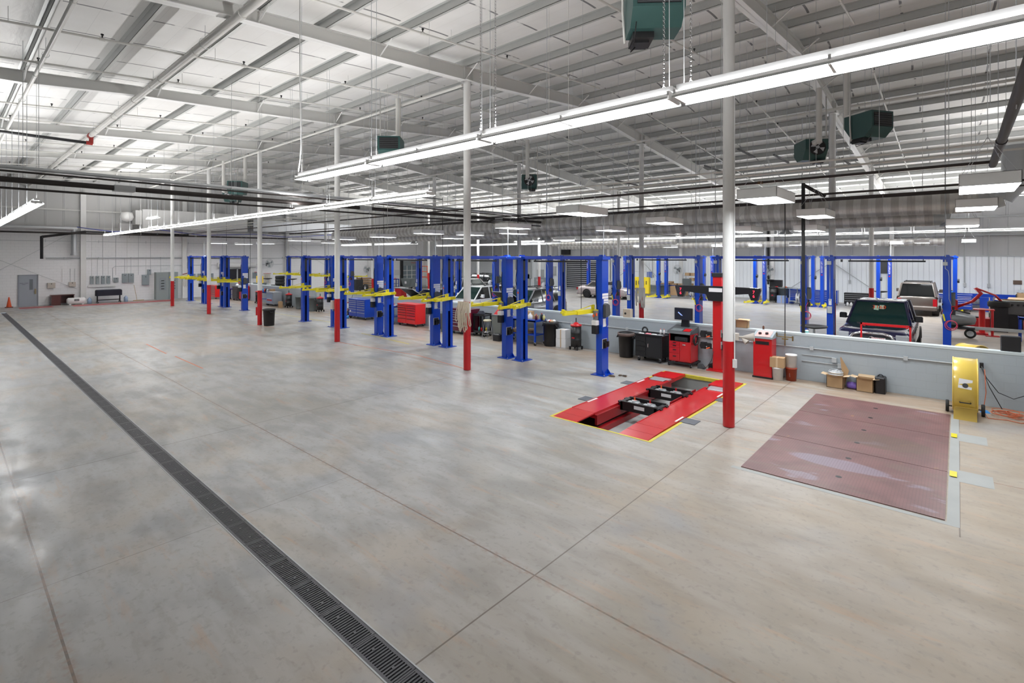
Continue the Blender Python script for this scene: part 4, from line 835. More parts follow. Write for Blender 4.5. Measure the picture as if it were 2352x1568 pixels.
# its tail faces the camera: nose points to the wall
q=MB(); q.box(-.2,-2.45,.80,.2,-2.40,.98); q.m(STK)
t.rotation_euler=(0,0,PI)
car('silver wagon with raised hood between the middle lifts, tail lamp to the right',(-17.6,21.25,0),0,SLV,'suv',True)
car('white wagon with green tinted windshield between the middle lifts',(-21.5,21.2,0),0,WCP,'suv')
car('dark grey car with its hood raised, left of the white wagon',(-25.4,21.0,0),0,GRY if False else mat('dark_silver_paint',(.22,.22,.23),.3,.5),'sedan',True)
car('champagne sedan with red tail lamp in front of the roll-up door',(-22.4,37.4,0),PI/2,CHAMP,'sedan')
car('black wagon far behind the white wagon',(-34.6,36.0,0),PI/2,BKP,'suv')
car('white wagon parked far back, half hidden by the second column',(-28.9,27.8,0),PI/2+.1,WCP,'suv')
# engine frame in front of the pickup
t=thing('engine_support_frame','red square tube frame standing in front of the pickup','frame',(-1.65,18.95,0))
for x in (-.6,.6):
    q=MB(); q.box(x-.024,-.024,0,x+.024,.024,1.48); q.build('upright',RED,t); q=MB(); q.box(x-.03,-.35,0,x+.03,.35,.05); q.build('foot',RED,t)
q=MB(); q.box(-.62,-.024,1.43,.62,.024,1.48); q.build('crossbar',RED,t)
q=MB(); q.box(-.62,.2,1.38,.6,.25,1.42); q.box(-.55,-.0,1.38,-.5,.25,1.42); q.box(.5,.0,1.38,.55,.25,1.42); q.build('rear_crossbar',RED,t)
# ================================================================ EQUIPMENT ALONG THE HALF WALL
def castors(t,xs,ys,r=.06,mt=None):
    for x in xs:
        for y in ys:
            q=MB(); q.m(BLK); q.cyl((x-.02,y,r),(x+.02,y,r),r,12); q.m(GALV); q.box(x-.03,y-.02,r,x+.03,y+.02,2*r+.02); q.build('castor',None,t)
def chest(lab,loc,w,d,h,mt,trim,rows,cols=1,top=None,rz=0,z0=.14,side=None):
    t=thing('tool_chest',lab,'tool chest',(loc[0],loc[1],0),rz); q=MB(); q.bbox(-w/2,-d/2,z0,w/2,d/2,h,.01); q.build('cabinet',mt,t)
    cw=w/cols; zz=z0+.03; H0=h-.08-zz; hs=[1.7,1.3,1,1,.8,.8,.7,.7][:rows]; sm=sum(hs)
    for c_ in range(cols):
        z=zz
        for r_ in range(rows):
            hh=H0*hs[r_]/sm; x0=-w/2+c_*cw+.025; x1=x0+cw-.05
            q=MB(); q.box(x0,-d/2-.014,z+.012,x1,-d/2,z+hh-.012); dr=q.build('drawer',mt,t)
            q=MB(); q.box(x0+.02,-d/2-.032,z+hh-.035,x1-.02,-d/2-.012,z+hh-.015); q.build('drawer_pull',trim,dr); z+=hh
    q=MB(); q.bbox(-w/2-.01,-d/2-.02,h-.03,w/2+.01,d/2+.01,h+.012,.006); q.build('top',top or mt,t)
    castors(t,(-w/2+.1,w/2-.1),(-d/2+.08,d/2-.08)); return t
def bench(lab,loc,w,d,h,mt,rz=0,wheels=False,kind='workbench'):
    t=thing(kind,lab,'workbench',(loc[0],loc[1],0),rz); q=MB(); q.box(-w/2,-d/2,h-.05,w/2,d/2,h); q.box(-w/2,-d/2,h-.05,w/2,-d/2+.02,h+.03); q.box(-w/2,-d/2,h,-w/2+.02,d/2,h+.03);q.box(w/2-.02,-d/2,h,w/2,d/2,h+.03); q.build('tabletop',mt,t)
    z0=.13 if wheels else 0
    for x in (-w/2+.05,w/2-.05):
        for y in (-d/2+.05,d/2-.05):
            q=MB(); q.box(x-.03,y-.03,z0,x+.03,y+.03,h-.05); q.build('leg',mt,t)
    q=MB(); q.box(-w/2+.05,-d/2+.05,.38,w/2-.05,d/2-.05,.41); q.build('lower_shelf',mt,t)
    if wheels: castors(t,(-w/2+.05,w/2-.05),(-d/2+.05,d/2-.05),.055)
    return t
def bin_(lab,loc,mt,r=.27,h=.82,stuff=None):
    t=thing('trash_bin',lab,'bin',(loc[0],loc[1],0)); q=MB(); q.lathe([(0,.0),(r*.82,0),(r*.86,.05),(r*.97,h*.9),(r*.99,h*.9),(r*1.06,h*.92),(r*1.06,h),(r*.98,h),(r*.95,h*.9),(r*.8,.05),(0,.05)],24); q.build('barrel',mt,t)
    for s in (-1,1):
        q=MB(); q.box(s*r*1.0-.03,-.07,h*.80,s*r*1.0+.03,.07,h*.86); q.tube([(s*r*1.02,-.09,h*.9),(s*r*1.2,-.07,h*.8),(s*r*1.2,.07,h*.8),(s*r*1.02,.09,h*.9)],.014,5); q.build('handle',mt,t)
    if stuff=='trash':
        for k in range(9): 
            q=MB(); a=k*.7; q.lathe([(0,-.06),(.07,-.02),(.08,.02),(.03,.06),(0,.06)],6,(random.uniform(-.13,.13),random.uniform(-.13,.13),h+.01),False); q.build('crumpled_paper',[STK,ORG,WHT,CARD2][k%4],t)
    if stuff=='bag':
        q=MB(); q.lathe([(r*.97,h-.1),(r*1.08,h-.08),(r*1.08,h+.012),(r*.96,h+.01)],20); q.build('bag_rim',mat('brown_bag',(.12,.08,.07),.6),t)
    return t
def drum(lab,loc,mt,top,r=.16,h=.72,wheels=True):
    t=thing('oil_drum',lab,'drum',(loc[0],loc[1],0)); z=.12 if wheels else 0
    q=MB(); q.lathe([(0,z),(r,z),(r,z+h*.3),(r*1.04,z+h*.32),(r,z+h*.34),(r,z+h*.62),(r*1.04,z+h*.64),(r,z+h*.66),(r,z+h),(0,z+h)],20); q.build('barrel',mt,t)
    q=MB(); q.lathe([(0,z+h),(r*1.08,z+h-.03),(r*1.1,z+h+.03),(r*.6,z+h+.05),(r*.25,z+h+.12),(0,z+h+.12)],18); q.build('pump_cover',top,t)
    q=MB(); q.cyl((0,0,z+h+.1),(0,0,z+h+.28),.02,8); q.build('pump_rod',top if top is not RED else BLK,t)
    q=MB(); q.box(-.06,-r-.003,z+h*.4,.06,-r+.03,z+h*.46); q.build('label_plate',RED,t)
    if wheels:
        for k in range(4):
            a=PI/4+k*PI/2; q=MB(); q.m(BLK2); q.box(r*1.15*math.cos(a)-.03,r*1.15*math.sin(a)-.03,.06,r*1.15*math.cos(a)+.03,r*1.15*math.sin(a)+.03,.13); q.cyl((r*1.15*math.cos(a)-.015,r*1.15*math.sin(a),.045),(r*1.15*math.cos(a)+.015,r*1.15*math.sin(a),.045),.045,10); q.build('castor',None,t)
    return t
def box_(lab,loc,w,d,h,rz=0,open_=False,z=0,mt=None,name='cardboard_box'):
    t=thing(name,lab,'box',(loc[0],loc[1],z),rz); q=MB(); mt=mt or CARD
    if open_:
        for (x0,y0,x1,y1) in ((-w/2,-d/2,w/2,-d/2+.01),(-w/2,d/2-.01,w/2,d/2),(-w/2,-d/2,-w/2+.01,d/2),(w/2-.01,-d/2,w/2,d/2)): q.box(x0,y0,0,x1,y1,h)
        q.box(-w/2,-d/2,0,w/2,d/2,.01); q.build('carton',mt,t)
        for s,ax in ((-1,'y'),(1,'y'),(-1,'x'),(1,'x')):
            q=MB(); f=.45*min(w,d)
            if ax=='y': q.quad((-w/2,s*d/2,h),(w/2,s*d/2,h),(w/2,s*(d/2+f),h+f*.35),(-w/2,s*(d/2+f),h+f*.35))
            else: q.quad((s*w/2,-d/2,h),(s*w/2,d/2,h),(s*(w/2+f),d/2,h+f*.2),(s*(w/2+f),-d/2,h+f*.2))
            q.build('flap',CARD2 if mt is CARD else mt,t,fix=False)
    else:
        q.box(-w/2,-d/2,0,w/2,d/2,h); q.build('carton',mt,t); q=MB(); q.box(-.025,-d/2-.001,0,.025,d/2+.001,h+.001); q.build('packing_tape',CARD2,t)
    return t
def bottle(lab,loc,z,mt,r=.045,h=.24,cap=None,group=None):
    q=MB(); q.m(mt); q.lathe([(0,0),(r,0),(r,h*.65),(r*.4,h*.82),(r*.35,h*.9),(0,h*.9)],10); q.m(cap or BLK); q.cyl((0,0,h*.88),(0,0,h),r*.42,8); return tag(q.build('bottle',None,None,(loc[0],loc[1],z)),lab,'bottle',group)
# -- alignment console group -----------------------------------------------------
bin_('black trash bin beside the black tool cart, bag over its rim',(-8.75,15.98),BLK,.28,.84,'bag')
t=thing('tool_cart','black steel service cart with cluttered top between bin and red console','tool cart',(-7.75,15.95,0))
q=MB(); q.bbox(-.48,-.3,.16,.48,.3,.88,.01); q.build('cabinet',BLK2,t)
for k in range(4):
    q=MB(); q.box(-.46,-.315,.20+k*.165,-.10,-.3,.34+k*.165); dr=q.build('drawer',BLK2,t); q=MB(); q.box(-.42,-.33,.31+k*.165,-.14,-.312,.325+k*.165); q.build('drawer_pull',BLK,dr)
q=MB(); q.box(-.07,-.315,.20,.45,-.3,.84); dr=q.build('door',BLK2,t); q=MB(); q.cyl((.0,-.33,.5),(.0,-.33,.62),.015,8); q.build('handle',CHR,dr)
q=MB(); q.box(-.5,-.32,.88,.5,.32,.90); q.box(-.5,-.32,.9,.5,-.3,.93); q.box(-.5,.3,.9,.5,.32,.93); q.build('top_tray',BLK,t); castors(t,(-.38,.38),(-.22,.22),.065)
q=MB(); q.torus((-8.02,15.95,1.02),.09,.03,'y',16,6); q.box(-8.13,15.9,.90,-7.9,16.0,.96); tag(q.build('headset',BLK),'black headset like device standing on the black cart','device')
for k,(x,y,mt_,l) in enumerate(((-7.85,15.85,mat('pink_cloth',(.75,.25,.3),.8),'pink cloth on the black cart'),(-7.62,15.8,WHT,'white paper pile at the centre of the black cart'),(-8.08,15.78,WHT,'white papers at the left end of the black cart'),(-7.4,15.78,GALV,'silver tool at the right end of the black cart'))):
    q=MB(); q.frustum(x-.1,y-.07,x+.1,y+.07,.902,x-.06,y-.05,x+.07,y+.04,.935); tag(q.build('cart_item',mt_),l,'item')
for k,x in enumerate((-7.5,-7.38)): bottle('small white spray bottle on the black cart, %s of two'%('left','right')[k],(x,16.05),.9,WHT,.032,.2,ORG)
t=thing('alignment_console','red computer console with monitor on a wheeled base beside the half wall','console',(-6.68,15.98,0))
q=MB(); q.bbox(-.36,-.3,.16,.36,.3,.80,.01); q.box(-.36,-.28,.8,-.33,.3,1.06); q.box(.33,-.28,.8,.36,.3,1.06); q.box(-.36,.27,.8,.36,.3,1.06); q.build('cabinet',RED,t)
q=MB(); q.box(-.33,-.27,.80,.33,.27,.81); q.box(-.33,.25,.8,.33,.27,1.06); q.box(-.332,-.27,.8,-.328,.27,1.06); q.build('printer_bay',BLK,t)
q=MB(); q.bbox(-.2,-.24,.812,.22,.1,.94,.02); q.box(-.16,-.30,.86,.18,-.2,.88); q.build('printer',DG,t)
for k,(z0,z1) in enumerate(((.69,.78),(.60,.68),(.42,.59),(.19,.41))):
    q=MB(); q.box(-.345,-.315,z0,-.01,-.3,z1); dr=q.build('drawer',RED,t); q=MB(); q.box(-.22,-.33,(z0+z1)/2-.012+.02,-.12,-.314,(z0+z1)/2+.035); q.build('drawer_pull',BLK,dr)
q=MB(); q.box(.01,-.315,.19,.345,-.3,.78); dr=q.build('door',RED,t); q=MB(); q.cyl((.03,-.325,.52),(.03,-.325,.62),.012,6); q.box(.1,-.33,.70,.2,-.314,.73); q.build('handle',CHR,dr)
q=MB(); q.prism([(-.42,1.06),(-.36,1.14),(.3,1.26),(.3,1.06)],-.38,.38,'yz'); q.build('keyboard_deck',DG,t)
q=MB(); q.add([(-.28,-.35,1.15),(.08,-.35,1.15),(.08,-.12,1.20),(-.28,-.12,1.20)],[(0,1,2,3)]); q.build('keyboard',GRYP,t,fix=False)
q=MB(); q.add([(.12,-.35,1.152),(.34,-.35,1.152),(.34,-.1,1.208),(.12,-.1,1.208)],[(0,1,2,3)]); q.build('red_tray',RED,t,fix=False)
q=MB(); q.prism([(-.14,1.22),(.14,1.22),(.11,1.50),(-.11,1.50)],.12,.2,'xz'); q.build('monitor_stand',BLK,t)
q=MB(); q.bbox(-.32,.02,1.46,.28,.08,1.85,.01); mo=q.build('monitor',BLK,t)
q=MB(); q.box(-.30,.012,1.48,.26,.02,1.83); sc=q.build('screen',SCREEN,mo)
q=MB(); q.add([(-.20,.01,1.70),(-.17,.01,1.72),(-.05,.01,1.62),(-.03,.01,1.595),(-.09,.01,1.61)],[(0,1,2,3,4)]); q.build('logo_image',mat('screen_image',(.25,.35,.7),.5,emit=.6),mo,fix=False)
q=MB(); q.box(-.42,-.36,.10,.42,-.33,.15); q.box(-.42,.33,.10,.42,.36,.15); q.box(-.42,-.34,.1,-.38,.34,.15); q.box(.38,-.34,.1,.42,.34,.15); q.build('base_frame',BLK,t); castors(t,(-.36,.36),(-.3,.3),.055)
q=MB(); q.torus((.42,-.05,.86),.15,.03,'x',20,6,0,2*PI); q.build('hanging_hose',BLK,t)
t=thing('alignment_gantry','tall red post carrying a wide black camera beam with red digits, behind the nearest column','camera gantry',(-5.57,15.95,0))
q=MB(); q.bbox(-.13,-.1,.02,.13,.1,2.98,.01); q.build('post',RED,t); q=MB(); q.box(-.28,-.25,0,.28,.2,.03); q.build('base_plate',RED,t)
q=MB(); q.bbox(-.16,-.13,2.9,.16,.13,3.02,.01); q.build('top_cap',BLK,t)
q=MB(); q.prism([(-1.28,2.60),(-1.28,2.54),(-1.2,2.24),(-1.02,2.24),(-.95,2.42),(-.3,2.36),(-.22,2.16),(.22,2.16),(.3,2.36),(.95,2.42),(1.02,2.24),(1.2,2.24),(1.28,2.54),(1.28,2.60),(0,2.62)],-.22,-.1,'xz'); q.build('camera_beam',mat('gloss_black',(.015,.015,.017),.18,coat=.6),t)
q=MB(); q.box(-.2,-.232,2.44,.2,-.22,2.56); q.build('logo_plate',STK,t)
for s in (-1,1):
    text('7\n6',.12,'red_digits',LED,t,(s*1.1,-.232,2.42),(PI/2,0,.0),.002)
for s in (-1,1):
    for z in (.74,1.10):
        q=MB(); q.m(BLK); q.cb(s*.25,-.05,z,.2,.16,.16); q.box(s*.42-.08,-.12,z-.1,s*.42+.08,.0,z+.1); q.cyl((s*.42,-.16,z),(s*.42,-.08,z),.09,12); q.m(CHR); q.cyl((s*.3,-.15,z-.02),(s*.3,.02,z-.02),.02,8); q.box(s*.14-.02,-.12,z-.05,s*.14+.02,-.1,z+.18); q.m(ORG); q.cyl((s*.2,-.15,z-.04),(s*.3,-.15,z-.08),.02,6); q.build('wheel_clamp',None,t)
q=MB(); q.tube([(-.1,-.1,.6),(-.16,-.12,.3),(-.3,-.15,.08),(-.42,-.2,.02)],.008,5); q.build('cable',BLK,t)
for k,x in enumerate((1612,1638)):
    X,Y=at(x,846); q=MB(); q.prism([(-.11,0),(.11,0),(.11,.02),(.0,.14),(-.11,.14)] if k==0 else [(-.12,0),(.14,0),(-.04,.16),(-.12,.14)],-.08,.08,'xz')
    tag(q.build('wheel_chock',DG if k==0 else BLK,None,(X,Y,0)),('grey block lying on the floor by the red console' if k==0 else 'black rubber wheel chock near the gantry foot'),'chock')
# -- on the nearest column ------------------------------------------------------
q=MB(); q.cyl((.13,-.0,.9),(.13,0,6.5),.012,6); q.box(.1,-.03,.85,.17,.03,1.02); tag(q.build('conduit_pole',WHT,None,(-3.57+.0,10.8,.4)),'thin white conduit with switch strapped to the nearest column','conduit')
t=thing('wall_speaker','beige twin horn fitting on the nearest column','fitting',(-3.43,10.87,1.88)); q=MB(); q.cyl((0,0,-.07),(0,0,.07),.06,12); q.build('bracket',BEIGE,t)
q=MB(); q.cyl((.05,0,-.0),(.16,0,-.0),.02,8,.03); q.cyl((.14,0,0),(.34,.05,.02),.03,14,.09,False); q.build('horn',BEIGE,t); q=MB(); q.cyl((.12,0,-.02),(.22,-.02,-.1),.02,12,.06,False); q.build('horn',BEIGE,t)
# -- red machine etc right of column --------------------------------------------
t=thing('refrigerant_machine','tall red service machine with sloped grey control panel against the half wall','machine',(-4.25,16.02,0))
q=MB(); q.bbox(-.25,-.25,.05,.25,.25,1.15,.015); q.build('cabinet',RED,t)
q=MB(); q.prism([(-.28,1.15),(-.27,1.2),(.2,1.34),(.28,1.32),(.28,1.15)],-.27,.27,'yz'); q.build('control_panel',GRY,t)
q=MB(); q.add([(-.2,-.26,1.212),(.2,-.26,1.212),(.2,.14,1.33),(-.2,.14,1.33)],[(0,1,2,3)]); q.build('label_field',mat('pink_white_label',(.7,.35,.33),.4),t,fix=False)
q=MB(); q.cyl((-.1,-.1,1.26),(-.1,-.11,1.30),.045,12); q.cyl((.08,-.08,1.27),(.08,-.09,1.31),.045,12); q.build('gauge',BLK,t)
q=MB(); q.box(-.18,-.262,.98,.18,-.248,1.07); q.build('slot',BLK,t); q=MB(); q.box(-.27,-.26,0.0,.27,.26,.05); q.build('base',BLK,t)
def bucket(lab,loc,mt,z=0,lid=None,r=.145,h=.37):
    t=thing('bucket',lab,'bucket',(loc[0],loc[1],z)); q=MB(); q.lathe([(0,0),(r*.88,0),(r,h*.9),(r*1.05,h*.9),(r*1.05,h*.96),(r,h),(0,h)],20); q.build('pail',mt,t)
    q=MB(); q.torus((0,-r*.35,h*.62),r*.95,.004,'x',14,4,PI,2*PI); q.build('bail_handle',GALV,t); return t
bucket('white plastic bucket under the small carton',(-3.86,15.85),WHT)
bucket('rust red bucket standing under a white one',(-3.56,16.05),mat('rust_bucket',(.35,.05,.02),.4))
b_=bucket('white bucket with green label on top of the rust red bucket',(-3.56,16.05),WHT,.375)
q=MB(); q.lathe([(.137,.18),(.14,.24)],20); q.build('green_band',TEAL,b_)
box_('small brown carton on top of the white bucket by the red machine',(-3.86,15.85),.36,.28,.28,.05,z=.375)
t=thing('outlet_box','pair of grey wall outlets with conduit on the half wall','outlet',(-2.55,16.3,.55))
for (x,z) in ((0,.12),(.14,-.02)):
    q=MB(); q.cb(x,0,z,.11,.08,.12); q.build('outlet',GRYL,t)
q=MB(); q.cyl((-.8,.03,.18),(0,.03,.18),.012,6); q.build('conduit',GRYL,t); q=MB(); q.cyl((-.8,.03,.0),(.1,.03,.0),.012,6); q.build('conduit',GRYL,t); q=MB(); q.cyl((.16,.02,-.5),(.16,.02,-.05),.012,6); q.build('conduit',GRYL,t)
bx=box_('open carton holding black hose rings by the half wall',(-2.48,16.05),.38,.3,.32,0,True)
q=MB(); q.torus((0,0,.40),.15,.03,'z',24,8); q.torus((.0,0,.34),.15,.03,'z',24,8); q.m(GALV); q.torus((0,0,.44),.14,.012,'z',24,6); tag(q.build('hose_ring',RUB,None,(-2.48,16.05,0)),'coiled black ring standing out of the open carton','ring')
q=MB(); q.prism([(-2.32,.0),(-2.30,.0),(-2.20,.45),(-2.38,.80),(-2.40,.78)],16.2,16.215,'xz'); tag(q.build('cardboard_sheet',CARD),'tall cardboard flap leaning behind the open carton','cardboard')
q=MB(); q.lathe([(0,-.16),(.07,-.15),(.09,-.1),(.09,.1),(.07,.15),(0,.16)],16,(0,0,.09),True,'x'); q.m(mat('purple_label',(.2,.12,.5),.5)); q.lathe([(.092,-.05),(.092,.05)],16,(0,0,.09),True,'x'); q.m(GALV); q.cyl((.16,0,.09),(.22,0,.09),.03,8)
o=tag(q.build('gas_cylinder',None,None,(-2.08,16.12,0)),'small grey gas cylinder with purple label lying between two cartons','cylinder')
box_('brown carton with red tape beside the black case',(-1.82,16.08),.36,.3,.34,0,True)
t=thing('plastic_case','slim black plastic case standing upright by the half wall','case',(-1.5,16.15,0)); q=MB(); q.bbox(-.11,-.18,0,.11,.18,.42,.03); q.build('shell',BLK,t); q=MB(); q.torus((0,0,.42),.05,.012,'y',10,5,0,PI); q.build('handle',BLK,t)
# big yellow fans
def drumfan(lab,loc,rz,first=[]):
    if first: return dup(first[0],loc,rz,lab,'large yellow drum fans')
    t=thing('drum_fan',lab,'fan',loc,rz,'large yellow drum fans'); first.append(t); R=.58;h=.20
    q=MB(); q.lathe([(R,-h),(R,h),(R-.012,h),(R-.012,-h),(R,-h)],40,(0,0,.68),True,'x'); q.build('drum_shell',YELF,t)
    for s in (-1,1):
        q=MB(); q.torus((s*h,0,.68),R,.014,'x',36,6); q.build('rim',YELF,t)
        q=MB()
        for rr in [.08+.062*k for k in range(8)]: q.torus((s*(h-.01),0,.68),rr,.0035,'x',28,3)
        for k in range(12):
            a=2*PI*k/12; q.cyl((s*(h-.01),.08*math.cos(a),.68+.08*math.sin(a)),(s*(h-.01),R*math.cos(a),.68+R*math.sin(a)),.004,4)
        q.build('fan_guard',GALV,t)
    q=MB(); q.cyl((-.12,0,.68),(.12,0,.68),.11,16); q.build('motor',DG,t)
    for k in range(4):
        q=MB(); a=k*PI/2+.3; q.add([(-.04,.1*math.cos(a-.3),.68+.1*math.sin(a-.3)),(.04,.1*math.cos(a+.3),.68+.1*math.sin(a+.3)),(.07,.55*math.cos(a+.3),.68+.53*math.sin(a+.3)),(-.05,.55*math.cos(a-.25),.68+.53*math.sin(a-.25))],[(0,1,2,3)]); q.build('fan_blade',GALV,t,fix=False)
    q=MB(); q.prism([(-.42,.02),(-.3,.02),(-.30,.2),(-.42,.3)] if False else [(-.38,.0),(-.24,.0),(-.24,.16),(-.38,.30)],-.19,.19,'yz'); q.add([(-.19,-.36,.26),(.19,-.36,.26),(.19,-.55,-.0),(-.19,-.55,-.0)],[(0,1,2,3),(3,2,1,0)]); q.add([(-.19,-.36,.26),(.19,-.36,.26),(.19,-.52,.02),(-.19,-.52,.02),(-.19,-.36,.0),(.19,-.36,.0)],[(0,1,2,3),(0,4,3),(1,5,2)]); q.build('foot',YELF,t)
    for s in (-1,1):
        q=MB(); q.wheel((s*.30,.1,.13),.13,.06,'x',BLK); q.cyl((s*.2,.1,.13),(s*.33,.1,.13),.015,6); q.build('wheel',None,t)
    q=MB(); q.tube([(-.09,-.50,.38),(-.09,-.56,.38),(.09,-.56,.38),(.09,-.50,.38)],.012,6); q.build('handle',BLK,t)
    q=MB(); q.quad((-.12,-.585,.70),(.1,-.585,.68),(.12,-.55,.88),(-.10,-.55,.90)); q.build('paper_note',STK,t,fix=False)
    q=MB(); q.lathe([(0,-.0),(.05,0),(.05,.004)],12,(0,-.586,.76),False,'y'); q.build('printed_picture',DG,t)
    return t
drumfan('large yellow drum fan on wheels in front of the half wall',(.12,15.15,0),-.0)
drumfan('large yellow drum fan behind the half wall, only its top showing',(.25,17.6,0),-.55)
q=MB(); rr=random.Random(5)
for k in range(9):
    a0=rr.uniform(0,6); q.torus((.88+rr.uniform(-.14,.14),15.65+rr.uniform(-.12,.12),.012+k*.009),rr.uniform(.12,.24),.007,'z',26,5)
q.tube([(.45,15.5,1.0),(.47,15.4,.5),(.42,15.3,.1),(.5,15.1,.01),(.8,15.2,.01),(1.0,15.1,.01),(1.15,15.3,.01)],.008,5)
tag(q.build('extension_cord',mat('cord_orange',(.55,.13,.05),.5)),'tangled orange extension cord on the floor right of the yellow fan','cord')
q=MB(); q.tube([(.42,16.2,.95),(.5,16.15,.7),(.7,16.1,.4),(.95,16.1,.3),(1.2,16.1,.45),(1.3,16.1,.6)],.009,5); q.tube([(.42,16.2,.9),(.55,16.1,.5),(.75,15.9,.08)],.009,5); q.cb(.42,16.28,.96,.07,.08,.12)
tag(q.build('power_cable',BLK),'black cables drooping along the half wall at the right','cable')
q=MB(); q.frustum(.38,15.6,.55,15.72,0,.42,15.63,.5,15.69,.05); tag(q.build('blue_rag',LBL),'crumpled blue rag by the orange cord','rag')
t=thing('wheel_balancer','dark machine with red buttons cut off by the right edge','machine',(1.62,15.8,0)); q=MB(); q.bbox(-.2,-.3,.0,.4,.3,.95,.02); q.build('cabinet',BLK,t); q=MB(); q.bbox(-.14,-.1,.95,.4,.25,1.5,.04); q.build('head',GRYP,t)
q=MB(); q.box(-.42,-.3,1.12,-.1,.1,1.15); q.build('tray',GRYL,t)
for k in range(4):
    q=MB(); q.cyl((-.14,-.02,1.0+k*.1),(-.16,-.02,1.0+k*.1),.02,8); q.build('button',ORG,t)
q=MB(); q.lathe([(0,-.1),(.12,-.06),(.12,.06),(0,.1)],12,(-.1,-.15,.98)); q.build('pink_cloth',mat('pink_cloth',(.75,.25,.3),.8),t)
t=thing('grey_panel_case','upright dark case standing on the half wall at right','case',(.92,16.45,1.33)); q=MB(); q.bbox(-.17,-.06,0,.17,.08,.36,.02); q.build('shell',BLK,t)
box_('open brown carton standing on the half wall',(-5.0,16.45),.34,.2,.22,0,True,1.33)
bottle('small brown bottle on the half wall near the carton',(-4.4,16.45),1.33,mat('brown_glass',(.12,.04,.02),.2),.03,.13,WHT)
q=MB(); q.m(WHT); q.lathe([(0,0),(.05,0),(.045,.09),(0,.09)],10,(0,0,0)); q.m(TEAL); q.lathe([(.052,.03),(.051,.06)],10); tag(q.build('small_tub',None,None,(-3.25,16.45,1.33)),'small white tub with teal band on the half wall','tub')
t=thing('speaker_box','small light wooden speaker box standing on the half wall','speaker',(-8.95,16.47,1.33)); q=MB(); q.box(-.14,-.1,0,.14,.1,.3); q.build('cabinet',mat('pale_wood',(.50,.42,.33),.6),t); q=MB(); q.cyl((-.05,-.1,.14),(-.05,-.108,.14),.04,12); q.build('cone',BLK,t)
# wheel seats / stools behind wall
def stool(lab,loc,h=1.5,mt=None,top=BLK):
    t=thing('parts_stand',lab,'stand',(loc[0],loc[1],0)); q=MB(); q.lathe([(0,h-.05),(.1,h-.05),(.36,h),(.37,h+.05),(.33,h+.04),(.1,h-.0),(0,h-.0)],24); q.build('tray',top,t)
    q=MB(); q.cyl((0,0,.5),(0,0,h-.03),.035,10); q.build('pole',GALV,t); q=MB(); q.lathe([(0,0),(.26,0),(.26,.45),(.2,.52),(0,.52)],18); q.build('base',mt or BLK,t); return t
stool('round black oil drain tray on a pole just behind the half wall',(-3.4,18.25),1.3)
stool('black oil drain tray with green base far back by the wall',(xonY(2023,41.6),41.6),1.15,GRN)
stool('black oil drain tray far left behind the tool benches',(xonY(615,19),19),1.55)
stool('black oil drain tray on the left between lift posts',(xonY(672,20.5),20.5),1.5)
# -- along the wall left part ----------------------------------------------------
t=thing('oil_drum','x','drum'); bpy.data.objects.remove(t)
drum('black oil drum on wheels with red pump top, right of the blue bench',(-10.85,15.95),BLK,RED,.2,.8)
box_('white carton stacked on a second one beside the black bin',(-11.55,16.1),.44,.36,.34,0,False,.345,WHT)
box_('white carton underneath another white carton beside the bin',(-11.55,16.1),.46,.36,.34,0,False,0,WHT)
bin_('black trash bin overflowing with paper beside the blue bench',(-12.08,15.98),BLK,.3,.95,'trash')
b1=bench('blue steel workbench on castors carrying bottles and cartons',(-13.35,15.85),1.75,.7,.98,BLUE,0,True)
bz=1.0
bottle('blue fluid jug on the blue bench',(-13.5,15.7),.98,LBL,.09,.3,WHT)
bottle('white jug with purple label on the blue bench',(-12.85,15.65),.98,WHT,.09,.3,WHT)
bottle('clear spray bottle at the left end of the blue bench',(-13.9,15.75),.98,WHT,.05,.26,RED2)
bottle('yellow labelled bottle next to the blue jug',(-13.72,15.9),.98,YEL,.05,.24,BLK)
bottle('dark bottle with orange top right of the white jug',(-12.62,15.75),.98,MAROON,.05,.25,ORG)
bottle('black canister near the right end of the blue bench',(-12.5,15.95),.98,BLK,.06,.27,RED)
bottle('pale yellow bottle at the right end of the blue bench',(-12.35,15.9),.98,mat('pale_yellow',(.6,.58,.25),.4),.05,.24,WHT)
for k,(x,y,z,w_) in enumerate(((-13.2,15.95,.98,.32),(-13.15,15.98,1.14,.3),(-13.28,15.7,.98,.2),(-12.95,16.05,.98,.28))):
    box_('brown carton on the blue bench, %s'%['bottom of the stack','top of the stack','small front one','behind the white jug'][k],(x,y),w_,.22,.15,0,False,z)
for k,x in enumerate((-13.9,-13.55,-13.15)): box_('low parts tray on the lower shelf of the blue bench, %s'%['left','middle','right'][k],(x,15.85),.3,.4,.1,0,True,.41)
t=thing('grey_bin','tall square grey bin with red bag between two lift posts','bin',(-14.75,15.95,0)); q=MB(); q.frustum(-.2,-.22,.2,.22,.06,-.27,-.28,.27,.28,1.0); q.build('body',GRYP if False else mat('olive_grey_plastic',(.17,.18,.16),.5),t); q=MB(); q.bbox(-.28,-.3,1.0,.28,.3,1.04,.01); q.build('rim',GRYP,t)
q=MB(); q.frustum(-.22,-.2,.25,.22,1.04,-.1,-.1,.22,.15,1.24); q.build('red_bag',RED,t)
q=MB(); q.bbox(-.18,-.14,0,.2,.14,.3,.04); tag(q.build('tool_bag',BLK,None,(-14.45,15.45,0)),'small black bag on the floor beside the tall grey bin','bag')
t=thing('bar_stool','round chrome legged stool with cream seat near the column with slings','stool',(-15.25,15.65,0)); q=MB(); q.lathe([(0,.72),(.17,.72),(.18,.76),(.16,.79),(0,.79)],20); q.build('seat',mat('cream_vinyl',(.55,.5,.35),.5),t)
